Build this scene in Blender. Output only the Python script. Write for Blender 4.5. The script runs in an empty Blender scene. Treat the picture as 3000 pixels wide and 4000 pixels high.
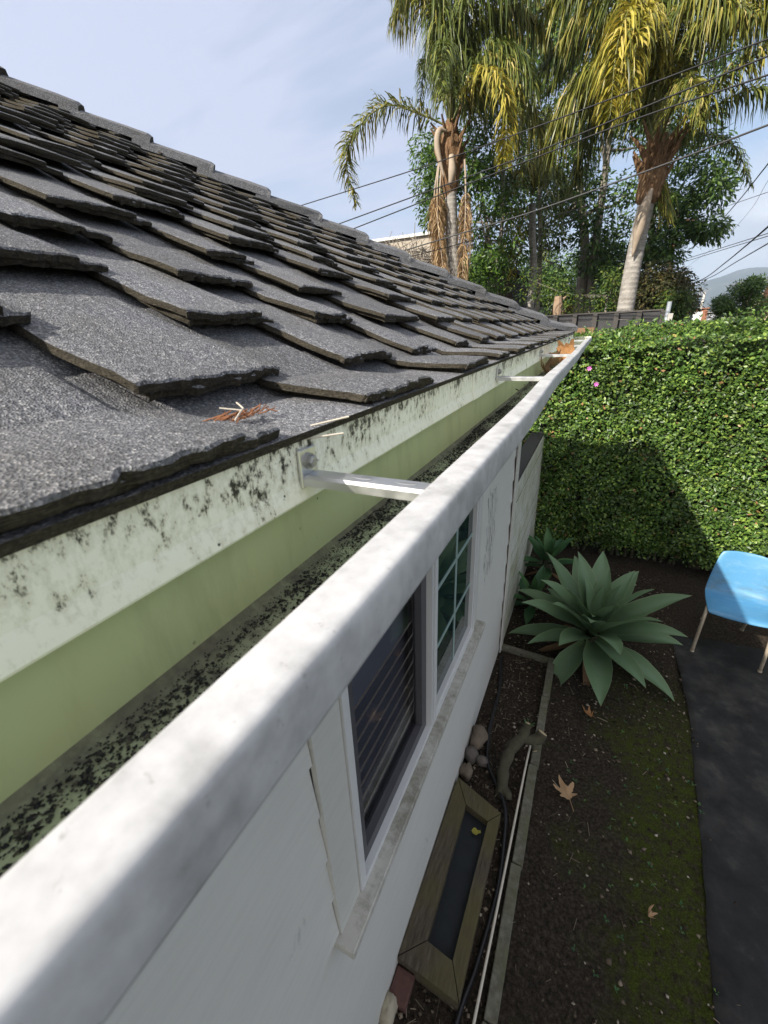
import bpy, math, random
import numpy as np
from mathutils import Matrix, Vector
rng = np.random.default_rng(7)
random.seed(7)
C = bpy.context.scene.collection
D = bpy.data
sc = bpy.context.scene

# ------------------------------------------------------------------ camera
EYE = 2.7
FOC = 1625.686
RX = np.array([[0.89981788, 0.14022095, -0.41311725],
               [0.43446433, -0.37398205, 0.8193767],
               [-0.03960466, -0.91677451, -0.39743674]])
cam = D.cameras.new('camera')
cam.sensor_fit = 'HORIZONTAL'
cam.sensor_width = 36.0
cam.lens = 36.0 * FOC / 3000.0
cam.clip_start = 0.01
cam.clip_end = 20000
cam.dof.use_dof = True
cam.dof.focus_distance = 2.6
cam.dof.aperture_fstop = 22.0
co = D.objects.new('camera', cam)
C.objects.link(co)
m4 = Matrix.Identity(4)
for r_ in range(3):
    m4[r_][0] = RX[r_][0]; m4[r_][1] = -RX[r_][1]; m4[r_][2] = -RX[r_][2]
m4[2][3] = EYE
co.matrix_world = m4
sc.camera = co

# ------------------------------------------------------------------ sky, sun, exposure
SUN = Vector((-0.75, -1.45, 1.12)).normalized()
ELEV = math.asin(SUN.z)
AZ = math.atan2(SUN.x, SUN.y)
w = D.worlds.new('World'); sc.world = w; w.use_nodes = True
nt = w.node_tree; nt.nodes.clear()
def N(t, typ, **kw):
    n = t.nodes.new(typ)
    for k, v in kw.items():
        setattr(n, k, v)
    return n
out = N(nt, 'ShaderNodeOutputWorld'); bg = N(nt, 'ShaderNodeBackground')
sky = N(nt, 'ShaderNodeTexSky', sky_type='NISHITA')
sky.sun_disc = False; sky.sun_elevation = ELEV; sky.sun_rotation = AZ
sky.air_density = 1.0; sky.dust_density = 0.6; sky.ozone_density = 1.6; sky.altitude = 20
tc = N(nt, 'ShaderNodeTexCoord')
def wmath(op, a, b=None, clamp=False):
    n = N(nt, 'ShaderNodeMath', operation=op, use_clamp=clamp)
    for i, v in enumerate((a, b)):
        if v is None: continue
        if isinstance(v, (int, float)): n.inputs[i].default_value = v
        else: nt.links.new(v, n.inputs[i])
    return n.outputs[0]
def wramp(v, a, b):
    n = N(nt, 'ShaderNodeMapRange', interpolation_type='SMOOTHSTEP'); n.clamp = True
    nt.links.new(v, n.inputs[0]); n.inputs[1].default_value = a; n.inputs[2].default_value = b
    return n.outputs[0]
sep = N(nt, 'ShaderNodeSeparateXYZ'); nt.links.new(tc.outputs['Generated'], sep.inputs[0])
zc = wmath('MAXIMUM', sep.outputs[2], 0.02)
# cirrus: noise on a plane far above
px = wmath('DIVIDE', sep.outputs[0], wmath('ADD', zc, 0.12)); py = wmath('DIVIDE', sep.outputs[1], wmath('ADD', zc, 0.12))
comb = N(nt, 'ShaderNodeCombineXYZ'); nt.links.new(px, comb.inputs[0]); nt.links.new(py, comb.inputs[1])
mp = N(nt, 'ShaderNodeMapping'); mp.inputs['Rotation'].default_value = (0, 0, math.radians(38)); mp.inputs['Scale'].default_value = (0.5, 1.5, 1)
nt.links.new(comb.outputs[0], mp.inputs[0])
n1 = N(nt, 'ShaderNodeTexNoise'); n1.inputs['Scale'].default_value = 1.1; n1.inputs['Detail'].default_value = 7; n1.inputs['Roughness'].default_value = 0.55; n1.inputs['Distortion'].default_value = 0.6
nt.links.new(mp.outputs[0], n1.inputs['Vector'])
cir = wmath('MULTIPLY', wramp(n1.outputs[0], 0.36, 0.66), wmath('SUBTRACT', 1.0, wmath('MULTIPLY', wramp(sep.outputs[0], 0.0, 0.3), 0.7)))
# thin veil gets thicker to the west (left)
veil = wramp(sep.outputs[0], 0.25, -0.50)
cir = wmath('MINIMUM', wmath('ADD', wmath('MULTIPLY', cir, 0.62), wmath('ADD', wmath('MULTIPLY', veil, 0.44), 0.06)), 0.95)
# cumulus bank over the mountains
mp2 = N(nt, 'ShaderNodeMapping'); mp2.inputs['Scale'].default_value = (5, 5, 13)
nt.links.new(tc.outputs['Generated'], mp2.inputs[0])
n2 = N(nt, 'ShaderNodeTexNoise'); n2.inputs['Scale'].default_value = 1.0; n2.inputs['Detail'].default_value = 6; n2.inputs['Roughness'].default_value = 0.5
nt.links.new(mp2.outputs[0], n2.inputs['Vector'])
lowband = wmath('SUBTRACT', 1.0, wramp(wmath('ADD', sep.outputs[2], wmath('MULTIPLY', wmath('SUBTRACT', n2.outputs[0], 0.5), 0.30)), 0.15, 0.25))
body = wmath('MULTIPLY', wmath('MULTIPLY', lowband, wramp(sep.outputs[0], 0.02, 0.22)), 0.95)
mix1 = N(nt, 'ShaderNodeMixRGB'); nt.links.new(cir, mix1.inputs[0]); nt.links.new(sky.outputs[0], mix1.inputs[1]); mix1.inputs[2].default_value = (4.15, 4.45, 5.7, 1)
shade = N(nt, 'ShaderNodeMixRGB'); nt.links.new(wramp(n2.outputs[0], 0.35, 0.65), shade.inputs[0]); shade.inputs[1].default_value = (4.6, 4.8, 5.5, 1); shade.inputs[2].default_value = (7.6, 7.6, 7.8, 1)
mix2 = N(nt, 'ShaderNodeMixRGB'); nt.links.new(body, mix2.inputs[0]); nt.links.new(mix1.outputs[0], mix2.inputs[1]); nt.links.new(shade.outputs[0], mix2.inputs[2])
# warm white veil added out of frame, overhead and behind, to lighten shaded faces
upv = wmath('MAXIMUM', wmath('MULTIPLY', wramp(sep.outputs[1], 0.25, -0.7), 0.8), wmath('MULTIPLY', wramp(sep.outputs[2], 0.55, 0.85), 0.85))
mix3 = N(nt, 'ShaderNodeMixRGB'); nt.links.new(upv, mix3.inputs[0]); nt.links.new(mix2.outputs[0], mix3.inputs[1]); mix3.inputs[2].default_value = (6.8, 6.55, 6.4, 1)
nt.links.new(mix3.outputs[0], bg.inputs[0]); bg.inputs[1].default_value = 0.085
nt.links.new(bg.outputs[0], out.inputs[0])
sun = D.lights.new('sun', 'SUN'); sun.energy = 5.0; sun.angle = math.radians(0.53); sun.color = (1.0, 0.93, 0.82)
so = D.objects.new('sun', sun); C.objects.link(so); so.location = (-20, -40, 40)
so.rotation_euler = SUN.to_track_quat('Z', 'Y').to_euler()
sc.view_settings.view_transform = 'Standard'; sc.view_settings.look = 'None'
sc.view_settings.gamma = 1.0; sc.view_settings.exposure = 0.85
sc.cycles.max_bounces = 6; sc.cycles.transparent_max_bounces = 8; sc.cycles.volume_bounces = 1

# ------------------------------------------------------------------ helpers
def P(dx, dy, Y):
    """world point seen at (dx, dy) of a 1659 wide view of the photograph, at depth y = Y"""
    k = 3000.0 / 1659.0
    r = RX @ np.array([dx * k - 1500.0, dy * k - 2000.0, FOC])
    q = r * (Y / r[1]); q[2] += EYE
    return q
def norm(v):
    v = np.asarray(v, float); return v / (np.linalg.norm(v, axis=-1, keepdims=True) + 1e-12)
def tag(o, label=None, cat=None, group=None, kind=None):
    if label: o['label'] = label
    if cat: o['category'] = cat
    if group: o['group'] = group
    if kind: o['kind'] = kind
    return o
def thing(name, label, cat, loc=(0, 0, 0), rz=0, group=None):
    o = D.objects.new(name, None); C.objects.link(o); o.location = loc; o.rotation_euler = (0, 0, rz)
    o.empty_display_size = 0.1
    return tag(o, label, cat, group)
def mesh(name, V, F, mats, parent=None, mi=None, smooth=False, local=False, loc=None):
    """V (n,3) in world coordinates (or in the parent's when local), F list of index tuples or (m,k) array"""
    V = np.asarray(V, np.float64)
    if parent is not None and not local:
        V = V - np.array(parent_origin(parent))
    if loc is not None:
        V = V - np.array(loc)
    me = D.meshes.new(name)
    if isinstance(F, np.ndarray):
        m, k = F.shape
        me.vertices.add(len(V)); me.vertices.foreach_set('co', V.astype(np.float32).ravel())
        me.loops.add(m * k); me.loops.foreach_set('vertex_index', F.astype(np.int32).ravel())
        me.polygons.add(m)
        me.polygons.foreach_set('loop_start', np.arange(0, m * k, k, dtype=np.int32))
        me.polygons.foreach_set('loop_total', np.full(m, k, dtype=np.int32))
        me.update(calc_edges=True)
    else:
        me.from_pydata([tuple(v) for v in V], [], [tuple(f) for f in F]); me.update()
    for x in (mats if isinstance(mats, (list, tuple)) else [mats]):
        me.materials.append(x)
    if mi is not None:
        me.polygons.foreach_set('material_index', np.asarray(mi, np.int32))
    if smooth:
        me.polygons.foreach_set('use_smooth', np.ones(len(me.polygons), bool))
    o = D.objects.new(name, me); C.objects.link(o)
    if loc is not None: o.location = loc
    if parent is not None: o.parent = parent
    return o
def parent_origin(p):
    l = np.zeros(3)
    while p is not None:
        l += np.array(p.location); p = p.parent
    return l
class B:
    """collects shapes into one mesh"""
    def __init__(s): s.V = []; s.F = []; s.M = []; s.n = 0
    def add(s, V, F, m=0):
        s.V.append(np.asarray(V, float))
        for f in F:
            s.F.append(tuple(int(i) + s.n for i in f)); s.M.append(m)
        s.n += len(V)
    def box(s, a, b, m=0):
        x0, y0, z0 = a; x1, y1, z1 = b
        s.add([(x0,y0,z0),(x1,y0,z0),(x1,y1,z0),(x0,y1,z0),(x0,y0,z1),(x1,y0,z1),(x1,y1,z1),(x0,y1,z1)],
              [(0,3,2,1),(4,5,6,7),(0,1,5,4),(1,2,6,5),(2,3,7,6),(3,0,4,7)], m)
    def bbox(s, a, b, c=0.004, m=0):
        """box with chamfered edges along all three axes (rounded block)"""
        a = np.array(a, float); b = np.array(b, float)
        V = []; idx = {}
        for ix in (0, 1):
            for iy in (0, 1):
                for iz in (0, 1):
                    base = np.array([(a, b)[ix][0], (a, b)[iy][1], (a, b)[iz][2]])
                    sg = np.array([1 - 2 * ix, 1 - 2 * iy, 1 - 2 * iz])
                    for ax in range(3):
                        o = base + sg * c; o[ax] = base[ax]
                        idx[(ix, iy, iz, ax)] = len(V); V.append(o)
        F = []
        I = lambda *k: idx[k]
        for ax in range(3):
            u, v = [(1, 2), (2, 0), (0, 1)][ax]
            for sd in (0, 1):
                q = []
                for (p_, q_) in ((0, 0), (1, 0), (1, 1), (0, 1)):
                    k = [0, 0, 0]; k[ax] = sd; k[u] = p_; k[v] = q_
                    q.append(I(k[0], k[1], k[2], ax))
                F.append(q if sd else q[::-1])
        for ax in range(3):
            u, v = [(1, 2), (2, 0), (0, 1)][ax]
            for p_ in (0, 1):
                for q_ in (0, 1):
                    k0 = [0, 0, 0]; k1 = [0, 0, 0]; k0[u] = k1[u] = p_; k0[v] = k1[v] = q_; k1[ax] = 1
                    F.append((I(*k0, u), I(*k0, v), I(*k1, v), I(*k1, u)))
        for ix in (0, 1):
            for iy in (0, 1):
                for iz in (0, 1):
                    F.append((I(ix, iy, iz, 0), I(ix, iy, iz, 1), I(ix, iy, iz, 2)))
        s.add(V, F, m)
    def tube(s, pts, rad, k=8, m=0, cap=True):
        pts = np.asarray(pts, float); n = len(pts)
        rad = np.full(n, rad) if np.isscalar(rad) else np.asarray(rad, float)
        T = norm(np.gradient(pts, axis=0))
        ref = np.array([0.0, 0, 1]) if abs(T[0][2]) < 0.9 else np.array([1.0, 0, 0])
        V = []
        u = norm(np.cross(T[0], ref))
        for i in range(n):
            u = norm(u - T[i] * np.dot(u, T[i])); v = np.cross(T[i], u)
            for j in range(k):
                a = 2 * math.pi * j / k
                V.append(pts[i] + rad[i] * (math.cos(a) * u + math.sin(a) * v))
        F = [(i * k + j, i * k + (j + 1) % k, (i + 1) * k + (j + 1) % k, (i + 1) * k + j) for i in range(n - 1) for j in range(k)]
        if cap:
            F += [tuple(range(k))[::-1], tuple((n - 1) * k + j for j in range(k))]
        s.add(V, F, m)
    def prism(s, prof, y0, y1, m=0, axis='y', closed=True):
        """profile of (x,z) swept along y"""
        n = len(prof)
        V = [(p[0], y0, p[1]) for p in prof] + [(p[0], y1, p[1]) for p in prof]
        F = [(i, (i + 1) % n, n + (i + 1) % n, n + i) for i in range(n if closed else n - 1)]
        if closed: F += [tuple(range(n))[::-1], tuple(range(n, 2 * n))]
        s.add(V, F, m)
    def obj(s, name, mats, parent=None, smooth=False, local=False, loc=None):
        return mesh(name, np.concatenate(s.V), s.F, mats, parent, s.M, smooth, local, loc)
def smooth_path(pts, n=24):
    """Catmull-Rom through the points"""
    p = np.asarray(pts, float); p = np.vstack([2 * p[0] - p[1], p, 2 * p[-1] - p[-2]])
    out = []
    segs = len(p) - 3
    for t in np.linspace(0, segs - 1e-6, n):
        i = int(t); u = t - i; a, b, c, d = p[i:i + 4]
        out.append(0.5 * ((2 * b) + (-a + c) * u + (2 * a - 5 * b + 4 * c - d) * u * u + (-a + 3 * b - 3 * c + d) * u ** 3))
    return np.array(out)

# ------------------------------------------------------------------ materials
class Mat:
    def __init__(s, name, rough=0.6, spec=0.4, metal=0.0):
        s.m = D.materials.new(name); s.m.use_nodes = True; s.t = s.m.node_tree
        s.b = s.t.nodes['Principled BSDF']; s.b.inputs['Roughness'].default_value = rough
        s.b.inputs['Specular IOR Level'].default_value = spec; s.b.inputs['Metallic'].default_value = metal
        s.tc = s.t.nodes.new('ShaderNodeTexCoord')
    def link(s, a, b): s.t.links.new(a, b)
    def map(s, scale=(1, 1, 1), rot=(0, 0, 0)):
        n = s.t.nodes.new('ShaderNodeMapping'); n.inputs['Scale'].default_value = scale; n.inputs['Rotation'].default_value = rot
        s.link(s.tc.outputs['Object'], n.inputs[0]); return n.outputs[0]
    def noise(s, scale, detail=4, rough=0.55, vec=None, dist=0.0):
        n = s.t.nodes.new('ShaderNodeTexNoise'); n.inputs['Scale'].default_value = scale; n.inputs['Detail'].default_value = detail
        n.inputs['Roughness'].default_value = rough; n.inputs['Distortion'].default_value = dist
        s.link(vec if vec is not None else s.tc.outputs['Object'], n.inputs['Vector']); return n.outputs[0]
    def voro(s, scale, vec=None, feature='F1', out='Distance', rnd=1.0):
        n = s.t.nodes.new('ShaderNodeTexVoronoi'); n.feature = feature; n.inputs['Scale'].default_value = scale; n.inputs['Randomness'].default_value = rnd
        s.link(vec if vec is not None else s.tc.outputs['Object'], n.inputs['Vector']); return n.outputs[out]
    def island(s):
        n = s.t.nodes.new('ShaderNodeNewGeometry'); return n.outputs['Random Per Island']
    def xyz(s):
        n = s.t.nodes.new('ShaderNodeSeparateXYZ'); s.link(s.tc.outputs['Object'], n.inputs[0]); return n.outputs
    def ramp(s, v, stops):
        n = s.t.nodes.new('ShaderNodeValToRGB'); e = n.color_ramp.elements
        while len(e) > len(stops): e.remove(e[-1])
        while len(e) < len(stops): e.new(0.5)
        for i, (p, c) in enumerate(stops):
            e[i].position = p
            e[i].color = (c, c, c, 1) if isinstance(c, (int, float)) else (*c, 1)
        s.link(v, n.inputs[0]); return n.outputs[0]
    def mr(s, v, a, b, c=0.0, d=1.0):
        n = s.t.nodes.new('ShaderNodeMapRange'); n.clamp = True; s.link(v, n.inputs[0])
        for i, x in enumerate((a, b, c, d)): n.inputs[i + 1].default_value = x
        return n.outputs[0]
    def math(s, op, a, b=None):
        n = s.t.nodes.new('ShaderNodeMath'); n.operation = op
        for i, v in enumerate((a, b)):
            if v is None: continue
            if isinstance(v, (int, float)): n.inputs[i].default_value = v
            else: s.link(v, n.inputs[i])
        return n.outputs[0]
    def mix(s, f, a, b, mode='MIX'):
        n = s.t.nodes.new('ShaderNodeMixRGB'); n.blend_type = mode
        for i, v in enumerate((f, a, b)):
            if isinstance(v, (int, float)): n.inputs[i].default_value = v if i == 0 else (v, v, v, 1)
            elif isinstance(v, tuple): n.inputs[i].default_value = (*v, 1)
            else: s.link(v, n.inputs[i])
        return n.outputs[0]
    def col(s, v):
        if isinstance(v, tuple): s.b.inputs['Base Color'].default_value = (*v, 1)
        else: s.link(v, s.b.inputs['Base Color'])
        return s
    def rough(s, v): s.link(v, s.b.inputs['Roughness']); return s
    def bump(s, h, strength=0.4, dist=0.01):
        n = s.t.nodes.new('ShaderNodeBump'); n.inputs['Strength'].default_value = strength; n.inputs['Distance'].default_value = dist
        s.link(h, n.inputs['Height']); s.link(n.outputs[0], s.b.inputs['Normal']); return s
    def translucent(s, color, fac=0.3):
        tr = s.t.nodes.new('ShaderNodeBsdfTranslucent'); mx = s.t.nodes.new('ShaderNodeMixShader'); mx.inputs[0].default_value = fac
        if isinstance(color, tuple): tr.inputs[0].default_value = (*color, 1)
        else: s.link(color, tr.inputs[0])
        o = s.t.nodes['Material Output']
        s.link(s.b.outputs[0], mx.inputs[1]); s.link(tr.outputs[0], mx.inputs[2]); s.link(mx.outputs[0], o.inputs[0]); return s
def plain(name, c, rough=0.6, var=0.15, scale=8, spec=0.4, metal=0.0, bump=0.0):
    m = Mat(name, rough, spec, metal); n = m.noise(scale, 5)
    m.col(m.mix(n, tuple(x * (1 - var) for x in c), tuple(min(1, x * (1 + var)) for x in c)))
    if bump: m.bump(m.noise(scale * 6, 5), bump, 0.004)
    return m.m
def leafmat(name, stops, rough=0.4, spec=0.5, trans=0.3, tcol=None):
    m = Mat(name, rough, spec); c = m.ramp(m.island(), stops); m.col(c)
    m.translucent(tcol if tcol else c, trans); return m.m

# roof granules
m = Mat('asphalt_granules', 0.85, 0.25)
cell = m.voro(640, out='Color'); sp = m.t.nodes.new('ShaderNodeSeparateColor'); m.link(cell, sp.inputs[0])
g = m.ramp(sp.outputs[0], [(0.0, (0.055, 0.057, 0.064)), (0.4, (0.118, 0.121, 0.134)), (0.75, (0.19, 0.194, 0.21)), (0.93, (0.285, 0.287, 0.30)), (1.0, (0.46, 0.455, 0.45))])
big = m.noise(9, 4)
g = m.mix(m.mr(big, 0.35, 0.7), g, m.mix(0.4, g, (0.115, 0.108, 0.095), 'MIX'))
isl = m.mr(m.island(), 0, 1, 0.80, 1.14); cmb = m.t.nodes.new('ShaderNodeCombineXYZ'); [m.link(isl, cmb.inputs[q]) for q in range(3)]; g = m.mix(1.0, g, cmb.outputs[0], 'MULTIPLY')
g = m.mix(m.math('MULTIPLY', m.mr(m.noise(26, 5, 0.7), 0.62, 0.74), 0.5), g, (0.055, 0.052, 0.045))
m.col(g); m.bump(m.math('ADD', m.voro(640), m.noise(160, 3)), 0.7, 0.0016)
M_GRAN = m.m
m = Mat('asphalt_edge', 0.95, 0.1)
v = m.map((40, 40, 900))
e = m.ramp(m.math('ADD', m.math('MULTIPLY', m.noise(3.5, 4, vec=v), .6), m.math('MULTIPLY', m.noise(420, 3), .4)), [(0.30, (0.018, 0.017, 0.015)), (0.52, (0.070, 0.062, 0.048)), (0.75, (0.20, 0.175, 0.13))])
m.col(e); m.bump(m.math('ADD', m.noise(260, 4), m.noise(5, 3, vec=v)), 0.9, 0.002)
M_EDGE = m.m
# cream flashing with black lichen
m = Mat('cream_flashing', 0.5, 0.4)
x, y, z = m.xyz()
base = m.mix(m.noise(6, 5), (0.80, 0.80, 0.68), (0.90, 0.90, 0.83))
hgt = m.mr(z, 2.575, 2.63)
patch = m.noise(11, 5, 0.7); fine = m.noise(150, 4, 0.75, vec=m.map((1, 1, 0.55))); mid = m.noise(48, 5, 0.7, vec=m.map((1, 1, 0.6)))
l1 = m.math('ADD', m.math('MULTIPLY', hgt, 0.16), m.math('ADD', m.math('MULTIPLY', patch, 0.52), m.math('MULTIPLY', fine, 0.75)))
k1 = m.mr(l1, 0.785, 0.86)
l2 = m.math('ADD', m.math('MULTIPLY', hgt, 0.13), m.math('ADD', m.math('MULTIPLY', patch, 0.40), m.math('MULTIPLY', mid, 0.8)))
k2 = m.mr(l2, 0.815, 0.885)
c = m.mix(m.math('MULTIPLY', m.mr(l1, 0.66, 0.82), 0.45), base, (0.40, 0.38, 0.25))
c = m.mix(k2, c, (0.06, 0.055, 0.04)); c = m.mix(k1, c, (0.025, 0.024, 0.018))
dots = m.mr(m.voro(130), 0.10, 0.16); dsel = m.mr(m.noise(30, 2), 0.58, 0.62)
c = m.mix(m.math('MULTIPLY', m.math('SUBTRACT', 1.0, dots), dsel), c, (0.03, 0.03, 0.03))
m.col(c); m.bump(m.noise(60, 4), 0.15, 0.002); M_FLASH = m.m
# green gutter paint
m = Mat('green_gutter_paint', 0.55, 0.35)
x, y, z = m.xyz()
c = m.mix(m.noise(5, 6, 0.6), (0.41, 0.47, 0.28), (0.51, 0.56, 0.36))
c = m.mix(m.mr(m.noise(2.2, 5, 0.7), 0.5, 0.75), c, (0.47, 0.47, 0.29))
sp_ = m.math('SUBTRACT', 1.0, m.mr(m.voro(70), 0.08, 0.13)); sel = m.mr(m.noise(18, 3), 0.55, 0.62)
c = m.mix(m.math('MULTIPLY', sp_, sel), c, (0.03, 0.03, 0.025))
stn = m.noise(26, 5, 0.7, vec=m.map((1, 1, .22))); c = m.mix(m.math('MULTIPLY', m.mr(stn, 0.5, 0.75), 0.35), c, (0.20, 0.21, 0.12))
m.col(c); M_GREEN = m.m
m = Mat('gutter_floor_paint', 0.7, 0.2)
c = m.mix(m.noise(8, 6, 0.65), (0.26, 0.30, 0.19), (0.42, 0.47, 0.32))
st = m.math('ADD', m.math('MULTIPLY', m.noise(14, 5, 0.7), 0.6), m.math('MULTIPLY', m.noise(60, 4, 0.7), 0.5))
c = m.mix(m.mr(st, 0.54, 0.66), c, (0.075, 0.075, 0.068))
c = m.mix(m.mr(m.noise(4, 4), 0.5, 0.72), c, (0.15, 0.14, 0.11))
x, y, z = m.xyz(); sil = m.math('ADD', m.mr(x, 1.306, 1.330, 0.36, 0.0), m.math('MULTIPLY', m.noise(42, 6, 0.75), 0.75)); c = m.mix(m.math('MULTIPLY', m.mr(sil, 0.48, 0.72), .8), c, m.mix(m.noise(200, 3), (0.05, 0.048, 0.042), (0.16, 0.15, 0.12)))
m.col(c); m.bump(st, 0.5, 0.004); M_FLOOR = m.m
# mottled galvanised rim
m = Mat('galvanised_rim', 0.5, 0.5)
n = m.math('ADD', m.math('MULTIPLY', m.noise(75, 5, 0.6), 0.6), m.math('MULTIPLY', m.noise(22, 4), 0.45))
c = m.ramp(n, [(0.36, (0.35, 0.35, 0.35)), (0.52, (0.47, 0.47, 0.475)), (0.64, (0.55, 0.55, 0.555))])
c = m.mix(m.mr(m.noise(140, 3, 0.7), 0.64, 0.76), c, (0.28, 0.27, 0.255))
m.col(c); m.rough(m.mr(n, 0.3, 0.7, 0.42, 0.6)); M_RIM = m.m
m = Mat('bracket_metal', 0.34, 0.5, 0.9)
m.col(m.mix(m.noise(90, 5, vec=m.map((0.12, 1, 1))), (0.42, 0.42, 0.42), (0.78, 0.78, 0.77))); m.rough(m.mr(m.noise(60, 4), 0.3, 0.7, 0.28, 0.5)); M_BRK = m.m
M_SCREW = plain('zinc_screw', (0.36, 0.36, 0.35), 0.45, 0.3, 200, metal=0.7)
# white siding with wear
def siding(name, c, dirt, th=(0.62, 0.78), rough=0.55, streak=True):
    m = Mat(name, rough, 0.3)
    b = m.mix(m.noise(3, 5), tuple(q * 0.9 for q in c), c)
    gr = m.noise(12, 6, 0.7, vec=m.map((1, 0.5, 5)))
    b = m.mix(m.math('MULTIPLY', m.mr(gr, 0.45, 0.8), 0.35), b, tuple(q * 0.7 for q in c))
    if dirt is not None:
        d = m.math('ADD', m.math('MULTIPLY', m.noise(2.4, 5, 0.65), 0.6), m.math('MULTIPLY', m.noise(26, 5, 0.75, vec=m.map((1, 1, 0.35))), 0.5))
        b = m.mix(m.mr(d, *th), b, dirt)
    if name == 'white_siding':
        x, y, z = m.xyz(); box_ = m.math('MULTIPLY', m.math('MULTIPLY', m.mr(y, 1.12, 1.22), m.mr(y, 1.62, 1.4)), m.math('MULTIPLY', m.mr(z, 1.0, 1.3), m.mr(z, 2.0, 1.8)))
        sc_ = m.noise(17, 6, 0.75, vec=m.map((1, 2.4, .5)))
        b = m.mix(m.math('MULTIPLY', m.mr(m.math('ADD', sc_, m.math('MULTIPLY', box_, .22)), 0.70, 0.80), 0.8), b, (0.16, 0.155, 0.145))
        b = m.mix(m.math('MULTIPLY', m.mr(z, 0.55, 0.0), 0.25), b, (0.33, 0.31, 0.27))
    m.col(b); m.bump(m.noise(70, 5, vec=m.map((1, 0.15, 1))), 0.12, 0.003); return m.m
M_WALL = siding('white_siding', (0.66, 0.65, 0.61), (0.20, 0.19, 0.17), (0.66, 0.86))
M_TRIM = siding('white_trim', (0.62, 0.61, 0.56), None)
M_SILL = siding('weathered_sill', (0.56, 0.54, 0.49), (0.25, 0.24, 0.19), (0.47, 0.66))
M_LOW = siding('mossy_siding', (0.68, 0.69, 0.64), (0.30, 0.31, 0.17), (0.46, 0.72))
M_VINYL = plain('white_vinyl', (0.66, 0.66, 0.66), 0.35, 0.05, 5)
M_CAPGROOVE = plain('weathered_cap_and_groove_shade', (0.035, 0.034, 0.033), 0.8, 0.5, 30, bump=0.4)
m = Mat('window_glass_dark', 0.03, 0.5); m.col((0.012, 0.03, 0.027)); M_GLASS = m.m
m = Mat('window_glass_clear', 0.02, 0.5)
gl = m.t.nodes.new('ShaderNodeBsdfGlossy'); gl.inputs[1].default_value = 0.02; tr = m.t.nodes.new('ShaderNodeBsdfTransparent'); tr.inputs[0].default_value = (0.90, 0.92, 0.95, 1)
fr = m.t.nodes.new('ShaderNodeFresnel'); fr.inputs[0].default_value = 1.5; mx = m.t.nodes.new('ShaderNodeMixShader')
m.link(fr.outputs[0], mx.inputs[0]); m.link(tr.outputs[0], mx.inputs[1]); m.link(gl.outputs[0], mx.inputs[2]); m.link(mx.outputs[0], m.t.nodes['Material Output'].inputs[0]); M_CLEAR = m.m
M_DARK = plain('dark_interior', (0.018, 0.018, 0.02), 0.9)
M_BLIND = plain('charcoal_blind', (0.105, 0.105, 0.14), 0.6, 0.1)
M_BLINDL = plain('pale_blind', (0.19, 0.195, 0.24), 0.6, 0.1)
M_SASH = plain('dark_sash', (0.085, 0.082, 0.09), 0.45, 0.15, 20)
M_MUNT = plain('window_grid_bar', (0.30, 0.40, 0.38), 0.35, 0.05)
# ground
m = Mat('soil', 0.95, 0.1)
x, y, z = m.xyz()
c = m.ramp(m.noise(60, 8, 0.7), [(0.3, (0.012, 0.010, 0.008)), (0.5, (0.040, 0.032, 0.024)), (0.7, (0.095, 0.076, 0.058))])
zone = m.math('ADD', m.math('MULTIPLY', m.noise(1.7, 5, 0.65), 0.9), m.mr(x, -0.1, 0.9, -0.16, 0.24))
mossm = m.math('MULTIPLY', m.mr(zone, 0.42, 0.58), m.mr(m.noise(22, 6, 0.7), 0.36, 0.58))
mossm = m.math('MULTIPLY', mossm, m.mr(y, 3.5, 2.5, 0.0, 1.0))
mossc = m.ramp(m.noise(140, 5, 0.75), [(0.3, (0.012, 0.016, 0.003)), (0.55, (0.062, 0.080, 0.012)), (0.75, (0.15, 0.18, 0.032))])
c = m.mix(mossm, c, mossc)
m.col(c); m.bump(m.math('ADD', m.noise(45, 8, 0.7), m.math('MULTIPLY', m.noise(260, 4), 0.4)), 1.0, 0.02); M_SOIL = m.m
m = Mat('landscape_fabric', 0.75, 0.25)
n = m.noise(5, 6, 0.65)
c = m.ramp(n, [(0.35, (0.013, 0.013, 0.013)), (0.55, (0.024, 0.024, 0.025)), (0.72, (0.058, 0.056, 0.051))])
c = m.mix(m.math('MULTIPLY', m.mr(m.noise(2.2, 5, 0.7), 0.50, 0.75), .6), c, (0.075, 0.072, 0.064))
m.col(c); m.bump(m.math('ADD', n, m.math('MULTIPLY', m.noise(240, 3), 0.3)), 0.5, 0.012); M_FAB = m.m
m = Mat('edging_concrete', 0.9, 0.15)
c = m.ramp(m.noise(30, 6, 0.7), [(0.3, (0.085, 0.08, 0.062)), (0.7, (0.19, 0.18, 0.145))])
c = m.mix(m.mr(m.noise(5, 4), 0.45, 0.7), c, (0.09, 0.095, 0.045)); m.col(c); m.bump(m.noise(180, 5), 0.5, 0.003); M_EDGING = m.m
m = Mat('weathered_timber', 0.85, 0.2)
gr = m.noise(14, 6, 0.7, vec=m.map((6, 0.7, 6)))
c = m.ramp(gr, [(0.3, (0.042, 0.033, 0.024)), (0.55, (0.088, 0.072, 0.053)), (0.75, (0.14, 0.12, 0.095))])
c = m.mix(m.math('MULTIPLY', m.mr(m.noise(3.5, 4), 0.4, 0.62), 0.6), c, (0.10, 0.09, 0.032)); m.col(c); m.bump(gr, 0.5, 0.004); M_TIMB = m.m
M_HATCH = plain('dark_mesh_panel', (0.012, 0.016, 0.02), 0.7, 0.6, 14, bump=0.4)
M_HOSE = plain('black_hose', (0.012, 0.012, 0.014), 0.45, 0.2)
M_POLE = plain('pale_pole', (0.55, 0.50, 0.42), 0.6, 0.25, 30)
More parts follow.
